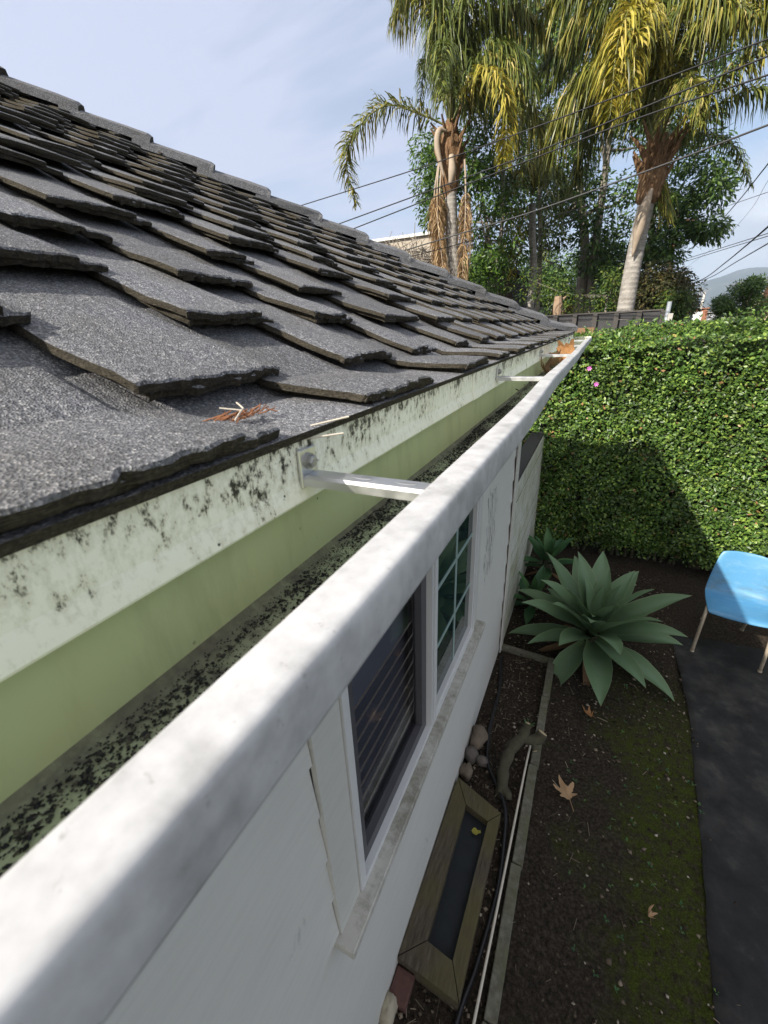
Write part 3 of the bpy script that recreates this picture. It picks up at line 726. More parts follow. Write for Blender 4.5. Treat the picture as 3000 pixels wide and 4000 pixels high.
# grit, leaves and twigs on the roof and in the gutter
def octa(n, pos, size, flat=0.6):
    d = np.array([(1, 0, 0), (-1, 0, 0), (0, 1, 0), (0, -1, 0), (0, 0, 1), (0, 0, -1)], float)
    F0 = np.array([(0, 2, 4), (2, 1, 4), (1, 3, 4), (3, 0, 4), (2, 0, 5), (1, 2, 5), (3, 1, 5), (0, 3, 5)])
    a = rng.uniform(0, 2 * math.pi, n); ca, sa = np.cos(a), np.sin(a)
    s = size[:, None, None] * (1 + rng.uniform(-.45, .45, (n, 6, 1)))
    v = d[None] * s * np.array([1, .75, flat])
    vx = v[..., 0] * ca[:, None] - v[..., 1] * sa[:, None]; vy = v[..., 0] * sa[:, None] + v[..., 1] * ca[:, None]
    V = np.stack([vx, vy, v[..., 2]], -1) + pos[:, None, :]
    F = F0[None] + (np.arange(n) * 6)[:, None, None]
    return V.reshape(-1, 3), F.reshape(-1, 3)
n = 9000
gyv = rng.uniform(-.2, 3.4, n) ** 1.0; gyv = np.where(rng.random(n) < .6, rng.uniform(-.1, 1.1, n), gyv)
edge_ = np.where(rng.random(n) < .55, np.abs(rng.normal(0, .018, n)), rng.uniform(0, .075, n))
gxv = np.clip(-.192 + edge_ + .008 * np.sin(gyv * 13), -.193, -.113)
ok = np.sin(gyv * 21 + gxv * 140) + np.sin(gyv * 47 - gxv * 60) > -.9
gxv, gyv = gxv[ok], gyv[ok]
V, F = octa(len(gxv), np.stack([gxv, gyv, np.full(len(gxv), 2.5240)], -1), rng.uniform(.0005, .0016, len(gxv)) * rng.choice([1, 1, 1.5], len(gxv)), .5)
n2_ = 14000; hy = rng.uniform(-.2, 3.4, n2_); hy = np.where(rng.random(n2_) < .6, rng.uniform(-.1, 1.2, n2_), hy); hx = np.clip(-.192 + np.abs(rng.normal(0, .03, n2_)) * (.6 + .5 * np.sin(hy * 9) ** 2), -.195, -.113)
V2, F2 = octa(n2_, np.stack([hx, hy, np.full(n2_, 2.5236)], -1), rng.uniform(.0003, .0009, n2_), .6)
F2 = F2 + len(V); V = np.concatenate([V, V2]); F = np.concatenate([F, F2])
tag(mesh('roof_grit', V, F, M_GRIT), 'black roof granules washed into the gutter bottom', 'grit', kind='stuff')

def leaf_blade(outline, bend=(0, 0), fold=0.2, n=1, stem=None):
    """a leaf from a polar outline [(angle, r)], with a raised fold along x; local coordinates, length ~1"""
    pts = [(r * math.cos(a), r * math.sin(a)) for a, r in outline]
    V = [(0, 0, 0)]; F = []
    for ring, s in ((1, .4), (2, .75), (3, 1.0)):
        for (x_, y_) in pts: V.append((x_ * s, y_ * s, 0))
    k = len(pts)
    for j in range(k):
        F.append((0, 1 + j, 1 + (j + 1) % k))
        for q in range(2): F.append((1 + q * k + j, 1 + (q + 1) * k + j, 1 + (q + 1) * k + (j + 1) % k, 1 + q * k + (j + 1) % k))
    V = np.array(V, float)
    V[:, 2] += fold * np.abs(V[:, 1]) + bend[0] * V[:, 0] ** 2 + bend[1] * V[:, 1] ** 2 + .05 * np.sin(V[:, 0] * 7 + V[:, 1] * 5)
    return V, F
def maple(seed=0, deep=.45):
    r_ = random.Random(seed); o = []
    lobes = [(0, 1.0), (52, .86), (104, .58), (-52, .86), (-104, .58)]
    for a in range(-175, 180, 7):
        v = .28
        for la, lr in lobes:
            dd = abs(a - la)
            v = max(v, lr * max(0, 1 - (dd / 34.0) ** 1.15 * (1 - .0)) if dd < 34 else 0, lr * deep if dd < 30 else 0)
        o.append((math.radians(a), v * (1 + r_.uniform(-.08, .08))))
    return o
def place_leaf(name, label, cat, outline, size, loc, eul, mat, bend=(0, 0), fold=.15, stem=.5, group=None):
    V, F = leaf_blade(outline, bend, fold)
    b = B(); b.add(V * size, F, 0)
    if stem:
        sp = smooth_path([(-.0 * size, 0, .004), (-.25 * size, .02 * size, .01), (-(.25 + stem) * size, .12 * size, .03 * size)], 8)
        b.tube(sp, size * .015, 5)
    o = b.obj(name, mat, None, smooth=False, local=True); o.location = loc; o.rotation_euler = eul
    return tag(o, label, cat, group)
place_leaf('dry_leaf', 'big orange dry maple leaf curled up in the far end of the gutter', 'leaf', maple(3, .66), .075, (-.126, 1.93, 2.572), (math.radians(62), math.radians(-55), math.radians(12)), M_LEAFO, (.9, .8), .22, .9)
place_leaf('dry_leaf', 'small pale brown crumpled leaf in gutter beside the big orange leaf', 'leaf', maple(5, .6), .055, (-.150, 1.93, 2.585), (math.radians(-50), .3, 1.0), M_LEAFT, (1.5, 1.8), .3, .5)
place_leaf('dry_leaf', 'dark brown dry leaf flat in the gutter behind second bracket', 'leaf', maple(8, .6), .055, (-.160, 1.62, 2.545), (.5, .3, 2.0), M_LEAFB, (1.5, 1.0), .2, .5)
place_leaf('dry_leaf', 'curled brown leaf lowest in gutter debris past second bracket', 'leaf', maple(9, .6), .05, (-.165, 1.78, 2.55), (-.6, .2, .4), M_LEAFB, (1.5, 2.0), .2, .5)
n = 420
b = B()
for k in range(150):
    yy = random.uniform(1.05, 2.6); xx = random.uniform(-.19, -.115); a = random.uniform(0, 6.3); L = random.uniform(.012, .05)
    zz = 2.5265 + random.uniform(0, .018)
    b.tube([(xx, yy, zz), (np.clip(xx + L * .3 * math.cos(a), -.19, -.11), yy + L * math.sin(a), zz + random.uniform(-.004, .008))], random.uniform(.0006, .0014), 4)
tag(b.obj('gutter_debris', M_MULCH), 'fine twigs and leaf crumbs in the far gutter bottom', 'debris', kind='stuff')
# needle clump on the eave
bx = RPt(.45, -STEP * 1.3)
tw = thing('needle_clump', 'small clump of rusty needles and pale twig on the lowest shingles', 'debris', (bx[0], .235, bx[1]))
b = B()
for k in range(60):
    a = random.gauss(.2, 1.0); c_ = (random.gauss(0, .006), random.gauss(0, .014)); L = random.uniform(.003, .009)
    z0 = random.uniform(.001, .004)
    b.tube([(c_[0] - L * math.sin(a) * .6, c_[1] - L * math.cos(a), z0), (c_[0] + L * math.sin(a) * .6, c_[1] + L * math.cos(a), z0 + random.uniform(0, .004))], .0005, 4)
b.obj('needles', plain('rusty_needles', (.26, .11, .05), .8, .6, 60), tw, local=True)
b = B(); b.tube(smooth_path([(.012, -.012, .003), (.004, .004, .007), (-.006, .016, .006), (-.014, .018, .010)], 8), .0007, 5); b.tube([(.004, .004, .007), (-.012, -.002, .009)], .0005, 5)
b.obj('twig', M_POLE, tw, local=True)
for k, (yy, ang, lab) in enumerate(((.262, .4, 'upper of two pale straws poking out under the eave above first bracket'), (.252, -.5, 'lower of two pale straws poking out under the eave above first bracket'))):
    b = B(); b.tube([(-.192, yy, 2.636 - .008 * k), (-.168, yy + .018, 2.640 - .009 * k + .002 * ang)], .0008, 5)
    tag(b.obj('dry_straw', M_POLE), lab, 'straw', 'straws under the eave')

# ================================================================== side yard
lw = thing('garden_wall', 'low white lap sided wall with dark cap between house and hedge', 'garden wall', (-.5, 4.2, 0))
b = B()
for k in range(10):
    za = -.1 + k * .165
    b.bbox((-.455, 3.175, za + .009), (-.4375 + random.uniform(-.0015, .0015), 5.28, za + .158), .002)
b.box((-.4545, 3.18, -.1), (-.452, 5.275, 1.548), 1)
for k in range(1, 10): b.box((-.4518, 3.18, -.1 + k * .165 - .0065), (-.4405, 5.276, -.1 + k * .165 + .0085), 1)  # dark strips set in the grooves stand in for their shadow gaps
b.box((-.56, 3.175, -.1), (-.456, 5.28, 1.55)); b.obj('siding', [M_LOW, M_CAPGROOVE], lw)
b = B(); b.bbox((-.575, 3.176, 1.552), (-.442, 5.30, 1.580), .004); b.obj('cap', M_CAPGROOVE, lw)

# landscape fabric
fx = [(.955, 3.87), (.975, 3.42), (.964, 2.87), (.93, 2.4), (.895, 2.04), (.858, 1.58), (.822, 1.22), (.80, .8), (.79, -1.0)]
nyf = 60; V = []
ff = np.array(fx)[::-1]
for j in range(nyf):
    t = j / (nyf - 1); yl = -1.0 + t * 4.87; xl = np.interp(yl, ff[:, 1], ff[:, 0]) + .003 * math.sin(yl * 23) + .005 * math.sin(yl * 7)
    for i in range(40):
        s = i / 39; x_ = xl + (3.2 - xl) * s ** 1.3; y_ = yl + t * (.10 * math.sin(min(1, (x_ - .95) / .5) * 1.6) * (1 if x_ < 2 else 1))
        z_ = .012 + .006 * math.sin(x_ * 9 + y_ * 3) * math.sin(y_ * 5 + x_) + .004 * math.sin(x_ * 21 - y_ * 13) - (.010 if i == 0 else 0)
        V.append((x_, y_, z_ + .004))
F = np.array([(j * 40 + i, j * 40 + i + 1, (j + 1) * 40 + i + 1, (j + 1) * 40 + i) for j in range(nyf - 1) for i in range(39)])
tag(mesh('ground_cloth', V, F, M_FAB, smooth=True), 'dusty black weed barrier cloth laid over the soil on the right', 'ground cloth')

# edging strip
labs = ['farthest grey edging block of the strip, ending at the corner by the agave', 'grey edging block under the cut log stub', 'grey edging block beside the dry tan leaf', 'grey edging block alongside the timber frame', 'nearest grey edging block at the bottom of the yard']
jy = [3.13, 2.675, 2.06, 1.44, .815, .15]
for k in range(5):
    b = B(); b.bbox((-.028 + random.uniform(-.003, .003) - .006 * k, jy[k + 1] + .003, -.04), (.026 - .006 * k, jy[k] - .003, .040 + random.uniform(-.003, .003)), .004)
    tag(b.obj('edging_block', M_EDGING, None, loc=(0, (jy[k] + jy[k + 1]) / 2, 0)), labs[k], 'edging block', 'garden edging blocks')
b = B()
b.add([(-.432, 3.105, -.04), (-.032, 3.085, -.04), (-.032, 3.128, -.04), (-.432, 3.150, -.04), (-.432, 3.105, .036), (-.032, 3.085, .036), (-.032, 3.128, .036), (-.432, 3.150, .036)], [(0, 3, 2, 1), (4, 5, 6, 7), (0, 1, 5, 4), (1, 2, 6, 5), (2, 3, 7, 6), (3, 0, 4, 7)])
tag(b.obj('edging_block', M_EDGING, None, loc=(-.2, 3.12, 0)), 'cross edging block running from house corner to the strip', 'edging block', 'garden edging blocks')
# timber frame
fr_ = thing('timber_frame', 'mitred weathered timber frame round a dark vent panel against the wall', 'timber frame', (-.29, 1.27, 0))
zt = .085
Oc = [(-.435, 1.745), (-.142, 1.635), (-.150, .800), (-.446, .822)]; Ic = [(-.342, 1.60), (-.203, 1.562), (-.214, .915), (-.340, .932)]
for k in range(4):
    k2 = (k + 1) % 4; q = [Oc[k], Oc[k2], Ic[k2], Ic[k]]; cx = np.mean(q, 0)
    q = [tuple(np.array(c_) + (cx - np.array(c_)) * .012) for c_ in q]
    b = B(); b.add([(*c_, zt) for c_ in q] + [(*c_, -.02) for c_ in q], [(3, 2, 1, 0), (0, 1, 5, 4), (1, 2, 6, 5), (2, 3, 7, 6), (3, 0, 4, 7)])
    b.obj('board', M_TIMB, fr_)
b = B(); b.add([(*c_, .030) for c_ in Ic], [(3, 2, 1, 0)]); b.obj('vent_panel', M_HATCH, fr_)
place_leaf('fallen_leaf', 'small yellow leaf lying on dark panel inside the timber frame', 'leaf', [(a, .9 if abs(a) < .5 else .5) for a in np.linspace(-3, 3, 16)], .035, (-.262, 1.50, .040), (.2, .2, .4), M_YLEAF, (.5, .8), .3, .4)
place_leaf('fallen_leaf', 'tan dry maple leaf flat on the soil right of the edging', 'leaf', maple(2, .5), .105, (.20, 1.955, .022), (.08, -.06, 2.15), M_LEAFT, (.15, .3), .12, .7)
place_leaf('fallen_leaf', 'brown curled leaf on the soil under the big agave', 'leaf', maple(12, .6), .06, (.31, 2.62, .03), (.5, .4, 2.7), M_LEAFO, (1.0, 1.6), .3, .6)
place_leaf('fallen_leaf', 'small twisted leaf with white edge on moss near the black cloth', 'leaf', maple(13, .55), .04, (.60, 1.50, .02), (.9, .3, 1.7), M_LEAFT, (1.0, 1.6), .3, 1.2)
# pale pole, hoses
b = B(); b.tube(smooth_path([(-.050, 2.19, .075), (-.058, 2.0, .05), (-.068, 1.43, .045), (-.081, .79, .045), (-.088, .2, .04)], 20), .0065, 8)
tag(b.obj('thin_pole', M_POLE, None, smooth=True), 'thin pale pole lying along the edging strip', 'pole')
b = B(); b.tube(smooth_path([(-.41, 3.0, .012), (-.395, 2.9, .02), (-.347, 2.6, .02), (-.341, 2.27, .02), (-.299, 1.98, .02), (-.20, 1.83, .02), (-.13, 1.71, .03), (-.103, 1.55, .03), (-.088, 1.29, .02), (-.115, .97, .02), (-.146, .78, .02), (-.18, .3, .02)], 60), .011, 8)
tag(b.obj('garden_hose', M_HOSE, None, smooth=True), 'black garden hose snaking between house wall and edging', 'hose')
# rocks, brick
def rock(loc, s, mat, label, seed):
    r_ = np.random.default_rng(seed); V = []; F = []; nu, nv = 14, 9
    ph = r_.uniform(0, 6, 6)
    for j in range(nv + 1):
        for i in range(nu):
            a = 2 * math.pi * i / nu; e = math.pi * j / nv - math.pi / 2
            d = np.array([math.cos(e) * math.cos(a), math.cos(e) * math.sin(a), math.sin(e)])
            q = 1 + .13 * math.sin(3 * d[0] + ph[0]) + .12 * math.sin(4 * d[1] + ph[1]) + .1 * math.sin(5 * d[2] + ph[2]) + .08 * math.sin(9 * d[0] + 7 * d[1] + ph[3]) + .06 * math.sin(11 * d[2] - 8 * d[0] + ph[4])
            V.append(d * q * np.array(s))
    F = [(j * nu + i, j * nu + (i + 1) % nu, (j + 1) * nu + (i + 1) % nu, (j + 1) * nu + i) for j in range(nv) for i in range(nu)]
    o = mesh('rock', V, F, mat, None, smooth=True, local=True); o.location = loc; return tag(o, label, 'rock', 'rocks along the house wall')
rock((-.385, 2.10, .05), (.055, .085, .07), M_ROCK, 'largest tan rock by the house wall, farthest of the pile', 1)
rock((-.405, 1.955, .04), (.05, .05, .055), M_ROCKG, 'grey rock in the middle of the pile by the wall', 2)
rock((-.335, 1.95, .03), (.045, .035, .03), M_ROCKG, 'flat brown rock lying outermost in the pile by the wall', 3)
rock((-.405, 1.83, .04), (.04, .05, .055), M_ROCK, 'small rounded tan rock next to the timber frame corner', 4)
rock((-.425, .675, .03), (.035, .055, .04), plain('pale_rock', (.36, .32, .24), .9, .3, 30, bump=.4), 'pale rounded rock at the bottom by the wall near brick', 5)
b = B(); b.bbox((-.44, .70, -.02), (-.355, .815, .045), .005); tag(b.obj('brick', M_BRICK, None, loc=(-.4, .76, 0)), 'dark red brick under the near corner of the timber frame', 'brick')
# cut log
lg = thing('pruned_stump', 'gnarled mossy cut branch stump leaning over the edging', 'stump', (-.18, 1.85, 0))
b = B()
pth = smooth_path([(-.165, 1.80, -.02), (-.175, 1.86, .06), (-.18, 1.93, .11), (-.155, 2.03, .15), (-.11, 2.11, .185), (-.09, 2.155, .225), (-.085, 2.175, .255)], 22)
rad = np.interp(np.linspace(0, 1, 22), [0, .15, .5, .8, 1], [.040, .034, .034, .030, .017]) * (1 + .12 * np.sin(np.arange(22) * 1.7) + .12 * np.sin(np.arange(22) * 3.1))
b.tube(pth, rad, 10)
pth2 = smooth_path([(-.12, 2.10, .18), (-.06, 2.14, .15), (-.01, 2.17, .15), (.012, 2.20, .185)], 10); b.tube(pth2, [.024, .026, .028, .030, .032, .034, .036, .036, .035, .033], 10)
pth3 = smooth_path([(-.03, 2.15, .14), (-.025, 2.115, .125), (-.018, 2.10, .115)], 6); b.tube(pth3, [.024, .02, .018, .017, .016, .016], 9)
b.tube(smooth_path([(-.17, 1.83, .02), (-.13, 1.80, .03), (-.12, 1.775, .02)], 6), [.03, .028, .026, .024, .02, .018], 9)
b.obj('bark', M_BARK, lg, smooth=True)
for (p0_, p1_, rr) in ((pth[-1], pth[-2], .015), (pth2[-1], pth2[-2], .030), (pth3[-1], pth3[-2], .0145)):
    d = norm(p0_ - p1_); b = B(); b.tube([p0_ - d * .001, p0_ + d * .003], [rr * 1.04, rr * .96], 10); b.obj('cut_end', M_CUT, lg)
b = B()
for k in range(7):
    a = k * .9; b.add([(-.08, 2.17, .245), (-.08 + .03 * math.cos(a), 2.18 + .02 * math.sin(a), .27), (-.075 + .04 * math.cos(a + .3), 2.18 + .03 * math.sin(a + .3), .265)], [(0, 1, 2)])
b.obj('sprout', M_AGAVE2, lg)
# mulch, twigs and stones scattered on the soil
n = 9000
cx = rng.uniform(-.43, 1.0, n); cy = rng.uniform(.3, 5.0, n)
keep = rng.random(n) < np.where(cx < .0, .9, np.where(cy > 2.3, .6, .24)); cx, cy = cx[keep], cy[keep]; n = len(cx)
V, F = octa(n, np.stack([cx, cy, rng.uniform(.0, .012, n)], -1), rng.uniform(.003, .010, n) * rng.choice([1, 1, 1, 1.7], n), .4)
tag(mesh('mulch', V, F, M_MULCH), 'scattered wood chips and small stones on the soil', 'mulch', kind='stuff')
b = B()
for k in range(520):
    x_ = random.uniform(-.42, .95); y_ = random.uniform(.3, 4.9)
    if k < 260: x_ = random.uniform(-.42, -.06); y_ = random.uniform(.45, 3.05)
    if -.45 < x_ < -.14 and .79 < y_ < 1.75: continue
    a = random.uniform(0, 6.3); L = random.choice([.02, .025, .03, .04, .06]) * random.uniform(.6, 1.2)
    b.tube([(x_, y_, .010), (x_ + L * math.cos(a), y_ + L * math.sin(a), .012 + random.uniform(0, .012))], random.uniform(.0007, .0019), 4)
tag(b.obj('twig_litter', leafmat('pale_straw', [(0, (.05, .04, .03)), (.55, (.14, .11, .08)), (.9, (.32, .26, .19)), (1, (.45, .40, .30))], .8, .2, .05)), 'fine straw and twig litter over the yard soil', 'litter', kind='stuff')
n = 900
def sprigs():
    b_ = B()
    for k in range(70):
        x_ = random.uniform(.2, .93); y_ = random.uniform(1.0, 3.4)
        for q in range(4):
            a = random.uniform(0, 6.3); L = random.uniform(.006, .014)
            b_.add([(x_, y_, .006), (x_ + L * math.cos(a - .4), y_ + L * math.sin(a - .4), .016), (x_ + 1.5 * L * math.cos(a), y_ + 1.5 * L * math.sin(a), .014), (x_ + L * math.cos(a + .4), y_ + L * math.sin(a + .4), .016)], [(0, 1, 2, 3)])
    return b_
tag(sprigs().obj('weeds', M_AGAVE2), 'tiny green seedlings dotted over the mossy soil', 'weeds', kind='stuff')

# agaves
def agave_leaf(L, W, az, elev, bend, base, twist=0.0, rs=None):
    nl, SS = 13, [-1, -.94, -.6, -.2, .2, .6, .94, 1]; nw = 7; V = []; E = []
    out = np.array([math.cos(az), math.sin(az), 0.0]); side = np.array([-math.sin(az), math.cos(az), 0.0]); up = np.array([0, 0, 1.0])
    p = np.array(base, float); e = elev
    for i in range(nl + 1):
        t = i / nl
        wd = W * (.42 + 1.25 * t - .35 * t * t) * (1 - t ** 3.2) if t < 1 else 0
        wd = W * np.interp(t, [0, .1, .22, .4, .55, .72, .86, .95, 1], [.52, .54, .74, 1.0, .97, .74, .40, .14, .004])
        e = elev - bend * t ** 1.5
        d = out * math.cos(e) + up * math.sin(e); nrm = -out * math.sin(e) + up * math.cos(e)
        sd = side * math.cos(twist * t) + nrm * math.sin(twist * t)
        if i: p = p + d * (L / nl)
        ch = np.interp(t, [0, .2, .6, 1], [.55, .42, .22, .5])
        wave = .02 * math.sin(t * 9 + az * 5)
        for s in SS:
            E.append((1.0 if abs(s) == 1 else 0.0, t, abs(s)))
            V.append(p + sd * wd * .5 * s + nrm * (ch * wd * .5 * (abs(s) ** 1.6) + wave * wd * s))
    F = [(i * (nw + 1) + j, i * (nw + 1) + j + 1, (i + 1) * (nw + 1) + j + 1, (i + 1) * (nw + 1) + j) for i in range(nl) for j in range(nw)]
    return V, F, E
def leafattr(o, E):
    E = np.array(E, np.float32)
    for q, nm in enumerate(('margin', 'along', 'across')):
        o.data.attributes.new(nm, 'FLOAT', 'POINT').data.foreach_set('value', np.ascontiguousarray(E[:, q]))
def agave(name, label, c, base_z, n, L, W, mat, seed, spike=True, az0=0.0, tiltv=(0, 0)):
    r_ = random.Random(seed)
    root = thing(name, label, 'agave', (c[0], c[1], 0))
    b = B(); EE = []
    for k in range(n):
        t = k / (n - 1)                                   # 0 inner .. 1 outer
        az = az0 + k * 2.39996 + r_.uniform(-.12, .12)
        el = math.radians(np.interp(t, [0, .15, .5, .8, 1], [82, 70, 46, 22, -4])) + r_.uniform(-.08, .08)
        el += .10 * math.cos(az - math.pi / 2)
        LL = L * np.interp(t, [0, .12, .4, 1], [.62, .9, 1.05, .92]) * r_.uniform(.92, 1.08)
        WW = W * np.interp(t, [0, .12, .3, 1], [.62, .9, 1.05, 1.0]) * r_.uniform(.92, 1.08)
        V, F, E = agave_leaf(LL, WW, az, el, r_.uniform(.25, .6) + .25 * t, (c[0] + .03 * math.cos(az) * (1 + t), c[1] + .03 * math.sin(az) * (1 + t), base_z - .14 * t), r_.uniform(-.25, .25))
        b.add(V, F); EE += E
    leafattr(b.obj('leaf_rosette', mat, root, smooth=True), EE)
    if spike:
        b = B(); V, F, E = agave_leaf(L * .50, W * .55, -1.75, 1.2, .9, (c[0], c[1] - .01, base_z + .02)); b.add(V, F)
        V, F, E2 = agave_leaf(L * .55, W * .5, 1.2, 1.45, .1, (c[0], c[1] + .01, base_z + .02)); b.add(V, F); leafattr(b.obj('centre_spike', mat, root, smooth=True), E + E2)
        for q in range(4):
            V, F, E = agave_leaf(L * .75, W * .45, 2.2 + q * 1.25, -.25, .25, (c[0], c[1], base_z * .45)); b = B(); b.add(V, F); b.obj('dead_leaf', M_LEAFB, root, smooth=True)
    b = B(); b.tube([(c[0], c[1], -.05), (c[0], c[1], base_z * .5), (c[0], c[1], base_z + .03)], [.055, .06, .045], 10); b.obj('stem', M_BARK, root)
    return root
agave('agave_plant', 'large grey green agave rosette beside the edging corner', (.285, 3.36), .29, 34, .69, .195, M_AGAVE, 11, az0=.4)
agave('agave_plant', 'young bright green agave against the low wall behind the large one', (-.20, 4.42), .32, 15, .36, .105, M_AGAVE2, 5, True, 1.0)
agave('agave_plant', 'small shaded agave squeezed between low wall and large agave', (-.26, 3.86), .16, 12, .34, .10, M_AGAVE2, 8, False, 2.0)

# ================================================================== chair
ch = thing('chair', 'blue moulded plastic school chair standing on the black cloth', 'chair', (1.352, 3.885, .016), math.radians(-8.5))
prof_ = [(-.215, .415), (-.212, .432), (-.195, .446), (-.15, .452), (-.06, .443), (.03, .436), (.10, .437), (.150, .446), (.182, .478), (.203, .545), (.225, .62), (.247, .70), (.268, .755), (.280, .795), (.286, .808), (.293, .812)]
hw = [.198, .209, .215, .220, .224, .227, .229, .230, .227, .221, .211, .198, .186, .178, .172, .160]
nw = 16; V = []
for i, ((y_, z_), h_) in enumerate(zip(prof_, hw)):
    t = i / (len(prof_) - 1)
    for j in range(nw + 1):
        s = (j / nw - .5) * 2
        rim = abs(s) ** 6
        curl = .022 * abs(s) ** 3
        if i <= 5: V.append((h_ * s, y_, z_ + curl - .020 * rim * (1 if i > 1 else .4)))
        else:
            k = min(1, (i - 5) / 3); V.append((h_ * s, y_ - k * (.035 * s * s) + .018 * rim * k, z_ + curl * (1 - k) + (-.018 * abs(s) ** 4 if i > 12 else 0)))
F = [(i * (nw + 1) + j, i * (nw + 1) + j + 1, (i + 1) * (nw + 1) + j + 1, (i + 1) * (nw + 1) + j) for i in range(len(prof_) - 1) for j in range(nw)]
o = mesh('seat_shell', V, F, M_BLUE, ch, smooth=True, local=True)
md = o.modifiers.new('thickness', 'SOLIDIFY'); md.thickness = .006; md.offset = -1
md = o.modifiers.new('round', 'SUBSURF'); md.levels = 1; md.render_levels = 2
for sx in (-1, 1):
    b = B(); b.tube(smooth_path([(sx * .17, .02, .415), (sx * .205, -.09, .418), (sx * .213, -.15, .405), (sx * .220, -.185, .33), (sx * .226, -.20, .15), (sx * .228, -.203, .0)], 16), .0130, 10); b.tube([(sx * .228, -.203, -.002), (sx * .228, -.203, .012)], .016, 10); b.obj('leg', M_CHROME, ch, smooth=True, local=True)
    b = B(); b.tube(smooth_path([(sx * .155, .0, .415), (sx * .155, .12, .415), (sx * .152, .19, .36), (sx * .150, .36, .0)], 14), .0115, 10); b.tube([(sx * .150, .36, -.002), (sx * .150, .36, .012)], .016, 10); b.obj('leg', M_CHROME, ch, smooth=True, local=True)
b = B(); b.tube([(-.17, .0, .413), (.17, .0, .413)], .010, 8); b.obj('cross_bar', M_CHROME, ch, smooth=True, local=True)

# ================================================================== hedge
def leaves(pos, nrm, size, aspect=.55, fold=.25, droop=None, rand=.5, tipdir=None):
    """diamond leaves, folded on the midrib; pos (n,3), nrm (n,3) mean facing"""
    n = len(pos)
    nr = norm(nrm + rng.normal(0, rand, (n, 3)))
    ax = tipdir if tipdir is not None else rng.normal(0, 1, (n, 3))
    ax = norm(ax + rng.normal(0, .35, (n, 3))); ax = norm(ax - nr * np.sum(ax * nr, 1, keepdims=True)); sd = np.cross(nr, ax)
    s = size[:, None]; wd = s * aspect * .5
    b0 = pos; tip = pos + ax * s; mid = pos + ax * s * .48
    l = mid + sd * wd + nr * wd * fold; r = mid - sd * wd + nr * wd * fold
    V = np.stack([b0, r, tip, l], 1).reshape(-1, 3)
    k = np.arange(n) * 4
    F = np.concatenate([np.stack([k, k + 1, k + 2], 1), np.stack([k, k + 2, k + 3], 1)])
    return V, F
HX0, HX1, HY0, HY1 = -1.6, 4.2, 5.12, 6.3
def hface(x, z):
    return HY0 + .06 * np.sin(x * 2.3 + .7 * z) + .05 * np.sin(z * 3.1 + x * 1.1 + 1) + .035 * np.sin(x * 7.3 + z * 5) + .02 * np.sin(x * 15 - z * 12) - .10 * np.clip((z - 1.0) / 1.7, 0, 1) + .16 * np.clip((.35 - z) / .35, 0, 1)
def htop(x, y):
    return 2.565 + .045 * np.clip(x, -.5, 2) + .03 * np.sin(x * 3.3 + y) + .022 * np.sin(x * 9 + y * 4) + .015 * np.sin(x * 21 - y * 9) - .10 * np.clip((HY0 + .12 - y) / .12, 0, 1)
hg = thing('hedge', 'tall clipped green hedge across the end of the side yard', 'hedge', (1.2, 5.7, 0))
parts_V = []; parts_F = []; off = 0
def addleaf(V, F):
    global off
    parts_V.append(V); parts_F.append(F + off); off += len(V)
n = 70000
x_ = rng.uniform(HX0, HX1, n); x_ = np.where(rng.random(n) < .8, rng.uniform(-.75, 2.2, n), x_); z_ = rng.uniform(.06, 2.62, n)
depth = np.abs(rng.normal(0, .10, n)) - .045
thin = (np.sin(x_ * 6.1 + z_ * 4.3 + 2) + np.sin(x_ * 11 - z_ * 9) + np.sin(z_ * 15 + x_ * 3)) * .33
ok = rng.random(n) < .78 + .35 * thin
ok &= ~((z_ < .16) & (rng.random(n) < .7))
x_, z_, depth = x_[ok], z_[ok], depth[ok]; n = len(x_)
y_ = hface(x_, z_) + depth
pos = np.stack([x_, y_, np.minimum(z_, htop(x_, y_))], -1)
nr = np.stack([np.zeros(n), np.full(n, -.75), np.full(n, .55)], -1)
td = np.stack([rng.normal(0, 1, n), np.full(n, -.5), rng.normal(.15, .8, n)], -1)
addleaf(*leaves(pos, nr, rng.uniform(.024, .050, n), .56, .3, rand=.5, tipdir=td))
n = 24000
x_ = rng.uniform(HX0, HX1, n); x_ = np.where(rng.random(n) < .7, rng.uniform(-.8, 2.6, n), x_); y_ = HY0 + (HY1 - HY0) * rng.random(n) ** 1.5
pos = np.stack([x_, y_, htop(x_, y_) - np.abs(rng.normal(0, .035, n)) + .02], -1)
addleaf(*leaves(pos, np.tile([0, -.25, .9], (n, 1)), rng.uniform(.026, .055, n), .5, .3, rand=.5, tipdir=np.stack([rng.normal(0, 1, n), rng.normal(0, 1, n), np.full(n, .5)], -1)))
# shoots that stick out above the top and from the face
tw_ = B()
for k in range(260):
    if k < 200: sx = random.uniform(-.9, 3.2); sy = HY0 + random.uniform(.0, .6); base = np.array([sx, sy, float(htop(sx, sy))]); d = norm(np.array([random.gauss(0, .3), random.gauss(-.15, .3), 1.0])); L = random.choice([.04, .06, .08, .10, .14])
    else: sx = random.uniform(-.6, 2.0); sz = random.uniform(.5, 2.5); base = np.array([sx, float(hface(sx, sz)) + .03, sz]); d = norm(np.array([random.gauss(0, .4), -1, random.gauss(.3, .4)])); L = random.uniform(.05, .12)
    if k == 0: base = P(1361, 800, 5.05); d = norm(P(1365, 690, 5.05) - base); L = .20
    tw_.tube([base, base + d * L], [.003, .0015], 4)
    m_ = max(5, int(L * 90)); t = rng.uniform(.1, 1, m_); pp = base + d * (L * t)[:, None]
    addleaf(*leaves(pp, np.tile([0, -.5, .7], (m_, 1)), rng.uniform(.03, .058, m_), .42, .25, rand=.6, tipdir=norm(rng.normal(0, 1, (m_, 3)) + d * .6)))
